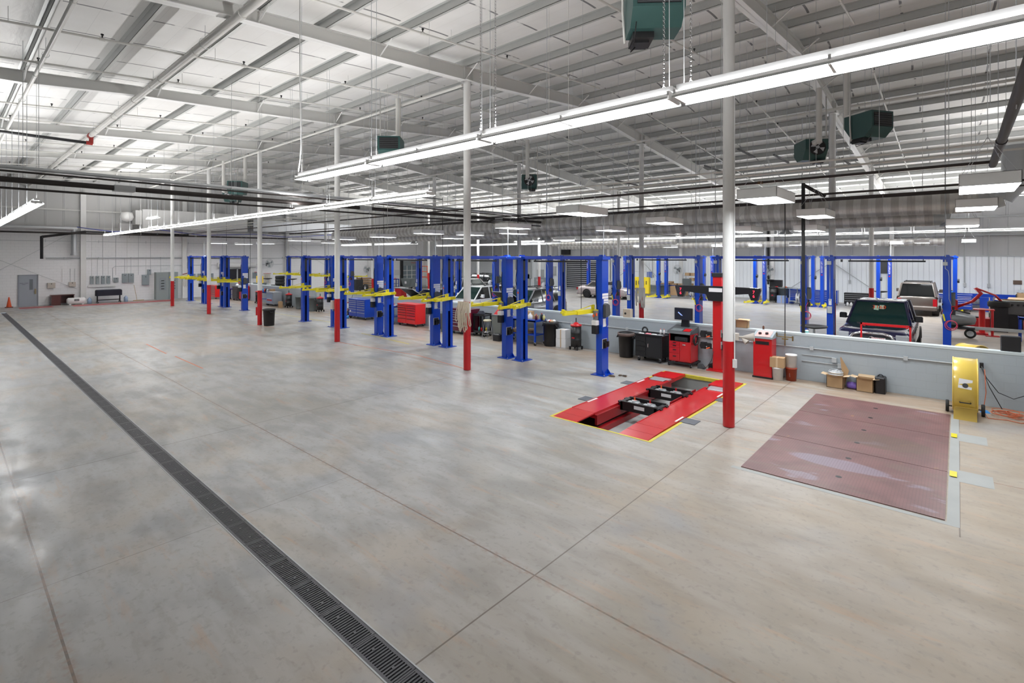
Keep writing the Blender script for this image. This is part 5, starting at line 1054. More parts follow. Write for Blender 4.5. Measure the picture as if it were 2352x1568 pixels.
for k in range(4):
    a=PI/4+k*PI/2; q=MB(); q.cyl((.12*math.cos(a),.12*math.sin(a),.72),(.24*math.cos(a),.24*math.sin(a),0),.013,8); q.build('leg',CHR,t)
q=MB(); q.torus((0,0,.28),.2,.012,'z',20,6); q.build('foot_ring',CHR,t)
t=thing('tool_cart','open black plastic cart with a blue cloth on top beside the stool','tool cart',(-15.85,15.95,0))
for z in (.2,.95):
    q=MB(); q.bbox(-.35,-.25,z-.05,.35,.25,z,.01); q.box(-.35,-.25,z,.35,-.23,z+.05); q.box(-.35,.23,z,.35,.25,z+.05); q.build('tray',BLK,t)
for x in (-.31,.31):
    for y in (-.21,.21):
        q=MB(); q.box(x-.03,y-.03,.2,x+.03,y+.03,.9); q.build('leg',BLK,t)
castors(t,(-.3,.3),(-.2,.2),.06)
q=MB(); q.frustum(-.2,-.12,.15,.1,0,-.1,-.06,.08,.05,.14); tag(q.build('blue_cloth',GRYCLOTH,None,(-15.9,15.95,.96)),'dark blue cloth heaped on the black cart','cloth')
for k,(x,y,z,mt_) in enumerate(((-15.75,15.8,.21,RED),(-15.95,15.85,.21,TEAL),(-15.6,15.95,.21,YEL))): bottle('%s bottle on the lower tray of the black cart'%['red','teal','yellow'][k],(x,y),z,mt_,.045,.22)
chest('maroon tool chest with bright metal trim behind the sling column',(-16.85,15.85),1.25,.6,1.15,MAROON,GALV,7,2)
bin_('large grey plastic bin left of the maroon chest',(-18.0,15.75),GRYP,.32,.92)
bin_('black bin half hidden behind a lift post left of the grey bin',(-19.0,16.0),BLK,.24,.7)
q=MB(); q.m(WHT); q.lathe([(0,0),(.11,0),(.12,.05),(.12,.62),(.09,.72),(.04,.76),(0,.76)],16); q.m(GALV); q.cyl((0,0,.76),(0,0,.86),.03,8); tag(q.build('gas_cylinder',None,None,(-18.7,15.4,0)),'tall white gas cylinder between two lift posts','cylinder')
chest('big bright red tool chest between lift posts at mid left',(-20.9,15.9),1.5,.62,1.12,mat('bright_red',(.75,.02,.02),.3,coat=.3),BLK2,6,2)
bench('blue workbench with cluttered top left of the bright red chest',(-22.45,15.8),1.2,.7,.92,NAVY,0,True)
for k in range(7):
    q=MB(); q.frustum(-.08,-.05,.08,.06,0,-.05,-.03,.05,.04,.06+.02*(k%3)); tag(q.build('hand_tool',[BLK,STK,RED,DG,GALV,ORG,BLK2][k],None,(-22.85+.17*k,15.7+.12*(k%3),.92)),'small %s tool on the cluttered blue workbench, %s from the left'%(['black','white','red','dark grey','silver','orange','steel'][k],ORD[k]),'tool')
box_('brown carton under the cluttered blue workbench',(-22.6,15.85),.25,.25,.25,0,False,.41)
bottle('green bottle under the cluttered blue workbench',(-22.25,15.7),.41,TEAL,.05,.26)
q=MB(); q.bbox(-.14,-.1,0,.14,.1,.22,.02); tag(q.build('battery',BLK,None,(-21.95,15.35,0)),'black battery on the floor below the cluttered workbench','battery')
q=MB(); q.bbox(-.1,-.12,0,.1,.12,.2,.01); tag(q.build('small_steel_can',GALV,None,(-22.35,15.4,0)),'small steel can on the floor below the cluttered workbench','can')
ch=chest('blue tool chest with pale trim behind the third lift, many drawers',(-25.35,15.8),1.7,.62,1.12,NAVY,GRYL,6,2)
q=MB(); q.cyl((-.62,-.33,.42),(-.62,-.335,.42),.06,14); q.build('round_logo',STK,ch)
d_=drum('black drum with white upper half beside the blue chest',(-26.55,15.85),BLK,RED2,.2,.72); q=MB(); q.lathe([(.205,.52),(.205,.84)],20); q.build('white_label',WHT,d_)
bucket('yellow bucket beside the wall end',(-26.9,15.45),mat('bucket_yellow',(.75,.62,.05),.4)); bucket('white bucket right of the yellow bucket',(-26.55,15.4),WHT)
q=MB(); q.cyl((0,0,0),(.35,.25,1.25),.012,6); q.box(-.12,-.04,0,.12,.04,.06); tag(q.build('broom',DG,None,(-26.95,15.75,.02)),'broom leaning on the end of the half wall above the yellow bucket','broom')
q=MB(); q.lathe([(0,0),(.1,0),(.11,.16),(0,.16)],12); tag(q.build('small_tub',LBL,None,(-26.05,15.3,0)),'small light blue tub on the floor by the blue chest','tub')
q=MB(); q.lathe([(0,0),(.14,0),(.1,.1),(.03,.16),(0,.16)],9); tag(q.build('pink_rag',mat('pink_cloth',(.75,.25,.3),.8),None,(-26.35,15.25,0)),'pink rag on the floor by the small blue tub','rag')
bin_('large grey round bin at the wall opening',(-31.2,15.9),GRYP,.33,.9); drum('dark red drum left of the large grey bin',(-32.0,15.9),mat('drum_red',(.35,.015,.02),.35),RED,.2,.75)
drum('black drum with red base right of the large grey bin',(-30.45,16.0),BLK,RED,.2,.75)
bin_('mid grey bin against the half wall end at left',(-33.1,15.95),GRYP,.28,.85)
drum('black drum with red top beside the cardboard box at left',(-34.5,15.85),BLK,RED,.21,.78)
box_('brown carton standing on the floor between poster cart and drum',(-35.0,15.5),.28,.2,.42)
t=chest('silver cart with printed racing poster on its front',(-36.7,15.8),1.15,.6,.98,mat('silver_cart',(.4,.42,.46),.35,.4),GALV,1,1)
q=MB(); q.m(mat('poster_blue',(.25,.32,.45),.4)); q.box(-.5,-.325,.2,.5,-.318,.9); q.m(RED); q.box(-.42,-.33,.36,.4,-.325,.46); q.m(STK); q.box(-.4,-.335,.5,.3,-.325,.53); q.build('poster',None,t)
bench('blue workbench with dark shelf left of the poster cart',(-38.15,15.95),1.35,.7,.9,NAVY,0,True)
for k in range(5): bottle('%s can on the left blue workbench'%['light blue','orange','black','white','grey'][k],(-38.7+.22*k,15.9),.9,[LBL,ORG,BLK,WHT,GRY][k],.07,.26)
box_('brown carton between the left benches',(-37.45,16.0),.3,.3,.25,0,False,.9)
drum('black drum with red top left of the blue workbench',(-39.4,15.8),BLK,RED,.2,.75)
chest('tall red tool cabinet beside the third front column',(-42.6,16.0),.62,.55,1.15,RED,RED2,6); 
t=chest('charcoal tool cabinet with white clutter on top',(-43.5,15.9),.9,.6,1.1,DG,BLK,5)
for k in range(4):
    q=MB(); q.lathe([(0,0),(.12,0),(.1,.12),(0,.2)],8); tag(q.build('white_plastic_bag',WHT,None,(-43.8+.22*k,15.9,1.12)),'white crumpled bag on the charcoal cabinet, %s from the left'%ORD[k],'bag')
t=thing('yellow_sign_box','yellow upright metal box lid with black emblem above the charcoal cabinet','tool box',(-43.1,17.4,1.35)); q=MB(); q.box(-.6,-.04,0,.6,.04,.55); q.build('lid',mat('sign_yellow',(.75,.50,.03),.4),t); q=MB(); q.box(-.12,-.045,.2,.12,-.04,.42); q.build('emblem',mat('emblem_brown',(.25,.10,.04),.5),t); q=MB(); q.box(-.6,-.3,-1.35,.6,.3,0); q.build('cabinet',GRYP,t)
chest('bright red tool chest between the two farthest left lifts',(-46.7,15.3),1.5,.6,1.1,mat('bright_red',(.75,.02,.02),.3,coat=.3),BLK2,6)
drum('black drum with red top behind the fourth lift post',(-45.0,15.6),BLK,RED,.2,.7); bench('small blue bench beside that drum at the far left',(-44.6,16.0),.8,.5,.85,NAVY)
q=MB(); q.cyl((0,0,0),(0,0,.75),.05,10); q.m(WHT); q.cyl((0,0,.7),(0,0,.8),.055,10)
for (x,h_,m_,l) in ((827,.95,BLK,'black bollard like post behind the blue chest'),(850,.7,WHT,'white post behind the blue chest')):
    q=MB(); q.cyl((0,0,0),(0,0,h_+.6),.06,12); tag(q.build('floor_post',m_,None,(xonY(x,18.2),18.2,0)),l,'post')
# tyres on left behind the wall
for k in range(3):
    q=MB(); q.wheel((0,0,0),.36,.24,'z',GALV); o=tag(q.build('tire',None,None,(xonY(643,18.3),18.3,1.2+.25*k+.12)),'black tire in the stack left of the lifts, %s'%['lowest','middle','top'][k],'tire','stack of black tires')
t=thing('tire_machine','black tire changing machine under the tire stack','machine',(xonY(638,18.3),18.3,0)); q=MB(); q.bbox(-.5,-.35,0,.5,.35,1.2,.03); q.build('cabinet',BLK,t)
# column extras
t=thing('webbing_slings','cream webbing slings hanging from red hooks on the second nearest column','slings',(-11.42,10.70,2.08)); q=MB(); q.cyl((-.25,-.02,.02),(.25,-.02,.04),.03,8); q.box(-.03,-.02,-.04,.03,.08,.06); q.build('hook_bar',RED,t)
rr=random.Random(2)
for k in range(13):
    x=-.22+.037*k; L_=rr.uniform(.55,.88); dx=rr.uniform(-.13,.13); q=MB(); q.tube([(x,-.05,.06),(x+dx*.5-.03,-.08-.02*(k%3),-L_*.5),(x+dx-.03,-.08,-L_+.05),(x+dx+.03,-.09,-L_),(x+dx+.07,-.10,-L_+.06),(x+dx*.5+.05,-.11,-L_*.5),(x+.02,-.04,.06)],.017,5); q.build('sling',CREAM,t)
t=thing('webbing_slings','pale slings hanging from red hooks on the middle row column','slings',(-11.45,22.28,1.95)); q=MB(); q.cyl((-.25,-.02,.02),(.25,-.02,.04),.03,8); q.build('hook_bar',RED,t)
for k in range(8):
    x=-.2+.06*k; L_=rr.uniform(.6,.95); q=MB(); q.tube([(x,-.05,.06),(x+rr.uniform(-.08,.08),-.10,-L_*.5),(x+.04,-.08,-L_),(x+rr.uniform(.0,.1),-.11,-L_*.5),(x+.03,-.04,.06)],.025,5); q.build('sling',mat('pale_sling',(.66,.63,.58),.85),t)
bin_('black ribbed trash bin at the foot of the fourth column',(xonY(618,11.1),11.1),BLK,.29,.85)
t=thing('fire_extinguisher','red fire extinguisher hanging on the fourth column','fire extinguisher',(-27.03,10.78,.5)); q=MB(); q.cyl((0,0,0),(0,0,.42),.07,14); q.build('cylinder',RED,t); q=MB(); q.box(-.02,-.05,.42,.02,.05,.52); q.box(-.09,-.02,.4,-.03,.02,.55); q.build('valve_head',STK,t)
q=MB(); q.bbox(-.1,-.05,0,.06,.05,.36,.01); tag(q.build('small_box',BEIGE,None,(-19.36,10.72,1.35)),'small beige box on the third column','box')
# ================================================================ LEFT WALL
d=MB(); d.box(0,3.62,0,.05,4.55,2.16); dd=struct(d.build('door_1',mat('door_grey',(.34,.37,.42),.4),None,(XL,0,0)))
d=MB(); d.box(0,3.56,0,.07,3.62,2.22); d.box(0,4.55,0,.07,4.61,2.22); d.box(0,3.56,2.16,.07,4.61,2.22); d.build('door_frame',mat('door_frame_grey',(.26,.28,.32),.4),dd)
d=MB(); d.box(.05,4.15,1.15,.056,4.33,1.9); d.build('vision_window',mat('door_glass',(.16,.18,.2),.1),dd); d=MB(); d.box(.05,4.41,.85,.09,4.5,1.22); d.build('door_lever',mat('brass_dull',(.3,.25,.15),.35,.6),dd)
text('EMPLOYEES\nONLY',.085,'lettering',BLK,dd,(.052,3.87,1.58),(PI/2,0,PI/2),.0005)
t=thing('traffic_cone','orange traffic cone in front of the left wall','cone',(-48.9,3.1,0)); q=MB(); q.cyl((0,0,.04),(0,0,.72),.14,18,.03); q.build('cone',ORG,t); q=MB(); q.box(-.2,-.2,0,.2,.2,.04); q.build('base',mat('dark_red_base',(.12,.02,.01),.6),t)
t=thing('desk','dark reddish wooden desk pushed against the left wall','desk',(XL+.45,5.85,0)); q=MB(); q.box(-.35,-.65,.7,.35,.65,.74); q.build('tabletop',WOODR,t); q=MB(); q.box(-.33,-.62,0,.33,-.12,.7); q.build('drawer_pedestal',WOODR,t); q=MB(); q.box(-.33,.58,0,.33,.62,.7); q.box(-.33,-.12,.1,-.3,.6,.7); q.build('side_panel',WOODR,t)
t=thing('white_tank','white horizontal tank with a black label lying by the desk','tank',(XL+1.0,6.55,0)); q=MB(); q.lathe([(0,-.55),(.16,-.53),(.24,-.45),(.24,.45),(.16,.53),(0,.55)],20,(0,0,.27),True,'y'); q.box(-.15,-.4,0,.15,-.3,.1); q.box(-.15,.3,0,.15,.4,.1); q.build('shell',WHT,t); q=MB(); q.box(.24,-.14,.28,.246,.14,.42); q.build('label_plate',BLK,t); text('NGV',.12,'lettering',STK,t,(.248,0,.35),(PI/2,0,PI/2),.001)
def wbox(lab,y,z,w_,h,mt,name='electrical_box',d_=.16):
    t=thing(name,lab,'electric box',(XL,y,z)); q=MB(); q.box(0,-w_/2,-h/2,d_,w_/2,h/2); q.build('enclosure',mt,t); q=MB(); q.box(d_,-w_/2+.03,-h/2+.03,d_+.008,w_/2-.03,h/2-.03); q.build('door',mt,t); q=MB(); q.cb(d_+.02,0,h*.3,.03,.05,.05); q.build('latch',BLK,t); return t
wbox('beige control box on the left wall, the left one with a red button',5.3,1.42,.42,.38,BEIGE); wbox('beige control box on the left wall, the right one near the pilaster',6.45,1.45,.38,.34,BEIGE)
for k,y in enumerate((7.58,7.92,8.25,8.58)): wbox('narrow grey switch box on the left wall, %s of four from the left'%ORD[k],y,1.72,.2,.6,GRY)
wbox('small square grey meter box right of the four narrow boxes',9.05,1.68,.28,.36,GRY); wbox('tall grey breaker box, left of a pair',9.6,1.8,.34,.72,GRY); wbox('tall grey breaker box, right of a pair',10.0,1.8,.34,.72,GRY)
wbox('wide grey breaker box near the switchboard',10.95,1.62,.46,.82,GRY); wbox('small grey box above the wide breaker box',11.2,2.25,.24,.42,GRY)
for k,(y0,y1,l) in enumerate(((11.55,12.45,'left section'),(12.45,13.1,'right section beside the farthest column'))):
    t=thing('switchboard','large grey electrical switchboard on the left wall, %s'%l,'switchboard',(XL,(y0+y1)/2,0)); w_=(y1-y0)/2; q=MB(); q.box(0,-w_+.01,0,.6,w_-.01,2.22); q.build('cabinet',mat('switchboard_grey',(.30,.34,.34),.45),t)
    q=MB(); q.box(.6,-w_*.5,.75,.612,w_*.5,1.78); q.build('breaker_panel',GRY,t)
    for j in range(4): q=MB(); q.box(.612,-.1,.85+.22*j,.65,.1,.9+.22*j); q.build('breaker_handle',BLK,t)
for k,(y,l) in enumerate(((14.3,'left of the red tool chest'),(14.9,'behind the farthest lift'),(15.7,'right of the farthest lift'),(17.6-.9,'left of the glass doors'),(19.4,'right of the glass doors'))): wbox('grey electric box on the left wall, %s'%l,y,1.75,.4,.55,GRY)
for k,(y,l) in enumerate(((9.6,'left one'),(10.9,'right one'))):
    t=thing('wall_heater','white wall bracket unit high on the left wall, %s'%l,'wall unit',(XL,y,5.35)); q=MB(); q.box(.0,-.4,0,.5,.4,.75); q.build('casing',W,t)
    for s in (-1,1):
        q=MB(); q.cyl((.02,s*.3,-.35),(.45,s*.3,0),.02,6); q.build('bracket',W,t)
q=MB(); q.cyl((0,-4,0),(0,8,0),.03,8); q.cyl((0,-4,-.08),(0,20,-.08),.025,8); 
for y in range(-3,20,2): q.box(-.05,y-.02,-.12,.03,y+.02,.05)
tag(q.build('conduit_run',GALV,None,(XL+.06,9,3.42)),'bundle of horizontal grey conduits along the left wall above the door','conduit')
q=MB(); q.cyl((0,-11,0),(0,22,0),.012,6)
for y in range(-10,22,3): q.box(-.02,y-.01,-.1,.02,y+.01,.1)
tag(q.build('conduit_run',GALV,None,(XL+.03,9,4.65)),'thin high horizontal pipe along the left wall','conduit')
q=MB(); q.tube([(0,8.85-9,-1.0),(0,8.85-9,.0),(0,9.0-9,.15),(0,22-9,.15)],.018,6); tag(q.build('conduit_run',GALV,None,(XL+.03,9,2.6)),'curved conduit running over the breaker boxes','conduit')
for k,y in enumerate((5.9,6.35,6.6,7.58,7.92,8.25,8.58,9.05,9.6,9.75,10.0,10.5,11.0,11.3,12.0)):
    q=MB(); zb=1.65 if k<3 else 2.05; q.cyl((0,0,zb),(0,0,(2.6 if k<3 else 5.3 if k%2 else 3.4)),.013,6); tag(q.build('conduit_run',GALV if k%3 else W,None,(XL+.04,y,0)),'thin vertical conduit on the left wall above the boxes, %s from the left'%ORD[k],'conduit','vertical conduits on the left wall')
for k,(y0,z0,y1,z1) in enumerate(((-1.5,5.5,6.7,1.1),(6.9,5.6,1.0,1.4),(20.0,6.0,29.5,1.0))):
    q=MB(); q.cyl((0,y0,z0),(0,y1,z1),.012,5); tag(q.build('brace_rod',GALV,None,(XL+.12,0,0)),'thin diagonal bracing rod on the left wall, %s'%['falling to the right above the desk','rising to the right over the door','far right behind the lifts'][k],'rod')
q=MB(); q.cyl((0,0,0),(0,0,1.6),.09,10); q.cyl((0,0,1.55),(0,2.4,2.0),.09,10); q.cyl((0,2.4,2.0),(.2,9.0,1.95),.06,10); tag(q.build('black_drop_pipe',BLK2,None,(XL+.95,4.7,3.35)),'black pipe bending down the left wall right of the door','pipe')
t=thing('wide_printer','wide table draped with black cloth on a wheeled stand by the left wall','printer',(XL+.9,8.45,0)); q=MB(); q.bbox(-.3,-.78,.55,.3,.78,1.0,.06); q.build('cloth_cover',GRYCLOTH,t)
for s in (-1,1):
    q=MB(); q.box(-.04,s*.68-.04,.1,.04,s*.68+.04,.6); q.box(-.3,s*.68-.03,.06,.3,s*.68+.03,.12); q.build('leg',BLK2,t)
q=MB(); q.box(-.03,-.68,.2,.03,.68,.26); q.build('crossbar',BLK2,t)
for s in (-1,1):
    for x in (-.25,.25): q=MB(); q.cyl((x,s*.68-.02,.045),(x,s*.68+.02,.045),.045,10); q.build('castor',BLK,t)
q=MB(); q.box(0,7.35,1.18,.12,9.0,1.3); tag(q.build('wall_shelf',W,None,(XL,0,0)),'long narrow white shelf above the draped table','shelf')
for k,(y,l) in enumerate(((7.35,'left'),(9.55,'right'))):
    q=MB(); q.m(mat('water_blue',(.35,.45,.62),.15)); q.lathe([(0,0),(.13,0),(.135,.33),(.05,.42),(.03,.47),(0,.47)],14); tag(q.build('water_jug',None,None,(XL+.7,y,0)),'clear blue water jug on the floor %s of the draped table'%l,'jug')
q=MB(); q.cyl((0,0,.02),(.0,-.2,1.25),.012,6); q.box(-.05,-.25,0,.05,.45,.05); tag(q.build('push_broom',mat('broom_wood',(.45,.3,.12),.6),None,(XL+.3,10.35,0)),'wooden push broom leaning below the breaker boxes','broom')
t=thing('cord_bundle','white cords hanging from a red bracket on the white pilaster','cords',(XL+.32,13.7,2.0)); q=MB(); q.cyl((0,-.2,.0),(.0,.25,.12),.03,6); q.build('bracket',RED2,t)
for k in range(5): q=MB(); q.tube([(0,-.15+.07*k,.05),(.02,-.2+.08*k,-.5),(0,-.15+.07*k,-1.0-.1*(k%2))],.012,5); q.build('cord',mat('pale_sling',(.66,.63,.58),.85),t)
t=thing('webbing_slings','slings on a red bracket on the left wall below the fan','slings',(XL+.2,20.55,1.9)); q=MB(); q.cyl((0,-.4,0),(0,.3,0),.02,6); q.build('hook_bar',RED,t)
for k in range(6): q=MB(); q.tube([(0,-.3+.1*k,0),(.02,-.33+.1*k,-.5),(0,-.28+.1*k,-.95)],.025,5); q.build('sling',CREAM,t)
# glass double doors under a rolling shutter
d=MB(); d.box(.0,16.75,0,.03,19.0,2.45); dd=struct(d.build('door_2',mat('dark_doorway',(.03,.03,.04),.15),None,(XL,0,0)))
for y in (16.75,17.9,18.95): d=MB(); d.box(.03,y-.05,0,.08,y+.05,2.45); d.build('door_frame',GALV,dd)
d=MB(); d.box(.03,16.7,2.38,.08,19.0,2.46); d.build('door_frame',GALV,dd); d=MB(); d.cyl((.25,16.2,2.72),(.25,19.4,2.72),.24,18); d.build('shutter_drum',W,dd)
d=MB(); d.box(.0,19.0,0,.12,19.35,2.5); d.build('shutter_guide',W,dd)
t=thing('fire_alarm','red fire alarm box on the left wall right of the glass doors','alarm',(XL,19.5,1.95)); q=MB(); q.box(0,-.1,-.12,.08,.1,.12); q.build('case',RED,t); q=MB(); q.box(.08,-.04,-.05,.085,.04,.03); q.build('pull_lever',WHT,t)
# wall fans
def wfan(lab,loc,rz,r=.4,first=[]):
    if first: o=dup(first[0],loc,rz,lab,'grey wall fans'); return o
    t=thing('wall_fan',lab,'fan',loc,rz,'grey wall fans'); first.append(t)
    q=MB()
    for rr_ in (.06,.16,.24,.32,.40): q.torus((0,-.5,0),rr_,.005,'y',26,3); q.torus((0,-.36,0),rr_,.005,'y',26,3) if rr_>.3 else None
    for k in range(20):
        a=2*PI*k/20; q.tube([(.05*math.cos(a),-.5,.05*math.sin(a)),(.34*math.cos(a),-.5,.34*math.sin(a)),(.42*math.cos(a),-.43,.42*math.sin(a)),(.34*math.cos(a),-.34,.34*math.sin(a))],.004,3)
    q.torus((0,-.43,0),.42,.008,'y',28,4); q.build('fan_guard',GALV,t)
    for k in range(3):
        a=2*PI*k/3+.5; q=MB(); q.add([(.04*math.cos(a),-.42,.04*math.sin(a)),(.2*math.cos(a-.55),-.40,.2*math.sin(a-.55)),(.36*math.cos(a-.3),-.41,.36*math.sin(a-.3)),(.36*math.cos(a+.25),-.45,.36*math.sin(a+.25)),(.2*math.cos(a+.4),-.45,.2*math.sin(a+.4))],[(0,1,2,3,4)]); q.build('fan_blade',GRY,t,fix=False)
    q=MB(); q.cyl((0,-.36,0),(0,-.18,0),.1,14); q.build('motor',DG,t); q=MB(); q.cyl((0,-.2,-.05),(0,0,-.1),.03,8); q.box(-.06,-.03,-.25,.06,0,.05); q.build('bracket',BLK2,t); return t
wfan('round grey wall fan on the left wall beside the fourth column',(XL,20.5,2.85),-PI/2+PI+.3)
wfan('round grey fan at the far end of the left wall, turned left',(XL+.3,31.4,2.1),PI/2-.9)
wfan('round grey fan on the ribbed wall behind the middle lifts',(-19.35,YF-.3,2.3),0)
wfan('round grey fan on the ribbed wall at right of the nearest column',(-11.65,YF-.3,2.35),.2)
# dock door in far end of left wall
d=MB(); d.box(0,36.1,.7,.04,38.9,2.95); dd=struct(d.build('window_1',mat('dock_glass',(.22,.27,.3),.15),None,(XL,0,0)))
for z in (.7,1.25,1.8,2.4): d=MB(); d.box(.04,36.1,z,.08,38.9,z+.06); d.build('window_frame',W,dd)
for k in range(5): d=MB(); d.box(.04,36.1+k*.69,.7,.08,36.16+k*.69,2.4); d.build('window_frame',W,dd)
d=MB(); d.box(.04,36.1,2.4,.1,38.9,2.98); d.build('header_panel',GRY,dd); d=MB(); d.box(0,35.85,.0,.3,36.1,3.1); d.build('dock_bumper',BLK,dd)
text('Overhead Door',.26,'lettering',RED,dd,(.102,38.2,2.75),(PI/2,0,PI/2),.001)
q=MB(); q.box(0,0,0,.03,.75,.62); q.m(STK); q.box(.03,.05,.1,.035,.3,.5); q.box(.03,.4,.05,.035,.7,.25); tag(q.build('cork_board',CARD,None,(XL,35.1,1.3)),'brown notice board with papers left of the dock window','notice board')
t=bench('blue bench with white items under the notice board',(XL+.8,34.2),1.5,.6,.9,NAVY,PI/2)
for k in range(3): q=MB(); q.frustum(-.12,-.12,.12,.12,0,-.07,-.07,.07,.07,.14); tag(q.build('cloth_bundle',[BLK,WHT,mat('pink_cloth',(.75,.25,.3),.8)][k],None,(XL+.8,33.8+.4*k,.9)),'%s bundle on the bench under the notice board'%['black','white','pink'][k],'cloth')
t=thing('tilt_bin','large dark grey wheeled tub with white label near the dock window','tub',(-44.0,33.4,0)); q=MB(); q.frustum(-.7,-.5,.4,.5,.25,-1.0,-.6,.7,.6,1.15); q.build('tub',GRYP,t); q=MB(); q.box(-.3,-.59,.6,.0,-.56,.85); q.build('label_plate',STK,t); castors(t,(-.4,.3),(-.4,.4),.12)
t=thing('pallet_stack','wooden crate beside a black cabinet in the far left','crate',(-47.5,30.2,0)); q=MB()
for k in range(5): q.box(-.5,-.9,.05+k*.25,.5,.5,.22+k*.25)
q.box(-.5,-.9,0,-.4,-.8,1.3); q.box(.4,-.9,0,.5,-.8,1.3); q.build('slats',WOOD,t)
q=MB(); q.wheel((0,0,.36),.36,.24,'y',CHR); tag(q.build('wheel',None,None,(xonY(840,28.6),28.6,0)),'alloy wheel with tire leaning against the wooden crate','wheel')
q=MB(); q.box(-.5,-.4,0,.5,.4,1.1); tag(q.build('black_cabinet',BLK,None,(xonY(820,28.8),28.8,0)),'black cabinet beside the wooden crate','cabinet')
t=thing('tool_cart','red tool cart with metal top behind the centre lift','tool cart',(xonY(921,24.2),24.2,0)); q=MB(); q.bbox(-.42,-.28,.1,.42,.28,.98,.01); q.build('cabinet',RED,t); q=MB(); q.box(-.5,-.32,1.02,.5,.32,1.06); q.build('top',GALV,t); castors(t,(-.35,.35),(-.2,.2),.05)
q=MB(); q.box(0,-.02,0,.2,0,.42); tag(q.build('paper_sheet',STK,None,(xonY(934,23.8),23.8,.5)),'white sheet hanging on the red cart','paper')
t=thing('scissor_lift','orange railed scissor lift far left behind the lifts','platform lift',(xonY(975,36),36,0)); q=MB(); q.bbox(-.9,-.4,.2,.9,.4,1.0,.02); q.build('chassis',GRYL,t)
for z in (1.2,1.8,2.4):
    q=MB()
    for y in (-.4,.4): q.cyl((-.95,y,z),(.95,y,z),.025,6)
    for x in (-.95,.95): q.cyl((x,-.4,z),(x,.4,z),.025,6)
    q.build('guard_rail',mat('rail_orange',(.85,.12,.03),.4),t)
for x in (-.95,0,.95):
    for y in (-.4,.4): q=MB(); q.cyl((x,y,1.0),(x,y,2.4),.025,6); q.build('rail_post',mat('rail_orange',(.85,.12,.03),.4),t)
# ================================================================ BACK WALL AREA
def rightbk(x,Y): return (xonY(x,Y),Y)
for k,(x,y,w_,h,l) in enumerate(((1215,610,.5,1.5,'leftmost tall one'),(1212+0,640,.5,.9,'low one at left'),(1242,632,.5,1.1,'middle one'),(1190,600,.4,1.0,'high one beside the lift post'))):
    X=xonY(x,YF-.1); z=zof(y,X,YF-.1); t=thing('electrical_box','pale grey electrical panel on the ribbed wall, %s'%l,'electric box',(X,YF,z)); q=MB(); q.box(-w_/2*1.6,-.25,-h,w_/2*1.6,0,h*.6); q.build('enclosure',GRYL,t)
X=xonY(1245,YF-1.2); t=thing('steel_cabinet','grey steel cabinet with a window standing before the ribbed wall','cabinet',(X,YF-1.2,0)); q=MB(); q.box(-.8,-.4,0,.8,.4,1.15); q.build('body',GRY,t); q=MB(); q.box(-.5,-.41,.75,.5,-.4,1.0); q.build('front_window',GRYL,t)
q=MB(); q.box(-.3,-.2,-.5,.3,0,.5); tag(q.build('electrical_box',GRYL,None,(xonY(1273,YF),YF,1.9)),'single grey box left of the roll-up door','electric box')
q=MB(); q.box(-.5,-.4,-.3,.5,0,.5); tag(q.build('exhaust_fan_box',BLK2,None,(xonY(1302,YF),YF,4.0)),'dark fan housing above the roll-up door','fan')
t=thing('tool_board','yellow tool rack trolley with hanging tools','tool rack',(xonY(1466,41.2),41.2,0)); t.scale=(1,1,.8)
for x in (-.75,0,.75): q=MB(); q.box(x-.34,-.15,.3,x+.34,.15,2.1); q.build('panel',mat('rack_yellow',(.78,.60,.03),.4),t)
for k in range(8): q=MB(); q.box(-.85+.24*k,-.2,1.2+.1*(k%3),-.8+.24*k,-.15,1.7); q.build('hand_tool',BLK if k%2 else DG,t)
q=MB(); q.tube([(-1.0,0,2.1),(-1.0,0,2.7),(.95,0,2.7),(.95,0,2.1)],.02,6); q.build('top_rail',GALV,t)
q=MB(); q.box(-.27,-.03,-.3,.27,0,.3); q.m(mat('poster_blue2',(.15,.22,.55),.5)); q.box(-.27,-.035,.25,.27,-.03,.3); tag(q.build('wall_poster',STK if False else mat('poster_white',(.75,.8,.9),.5),None,(xonY(1492,YF),YF,1.72)),'white notice poster with blue header on the ribbed wall','poster')
t=chest('long grey work counter by the ribbed wall left of the fan',(xonY(1508,43.8),43.8),2.6,.8,.85,GRY,DG,4,3)
for k,(dx,mt_,h_) in enumerate(((-.9,BLK,.5),(-.2,WHT,.35),(.2,NAVY,.4),(.8,WHT,.3))): q=MB(); q.box(-.2,-.15,0,.2,.15,h_); tag(q.build('counter_item',mt_,None,(xonY(1508,43.8)+dx,43.8,.863)),'%s object on the long grey counter'%['black screen like','white jug like','dark blue','small white'][k],'item')
t=thing('shelf_rack','grey wire shelf rack with boxes beside the middle lift post','shelf',(xonY(1590,44.5),44.5,0))
for z in (.2,.8,1.3,1.75): q=MB(); q.box(-.7,-.3,z,.7,.3,z+.04); q.build('shelf_board',GRYL,t)
for x in (-.7,.7):
    for y in (-.3,.3): q=MB(); q.box(x-.02,y-.02,0,x+.02,y+.02,2.05); q.build('upright',GRYL,t)
for k,(dx,z,w_) in enumerate(((-.4,1.79,.4),(.2,1.79,.5),(.0,1.34,.4),(-.2,.84,.5))): box_('small carton on the wire rack, %s'%['top left','top right','upper middle','lower middle'][k],(xonY(1590,44.5)+dx,44.5),w_,.4,.25,0,False,z)
t=bench('blue bench stacked with brown cartons by the ribbed wall',(xonY(1553,43.3),43.3),3.0,.8,.95,NAVY)
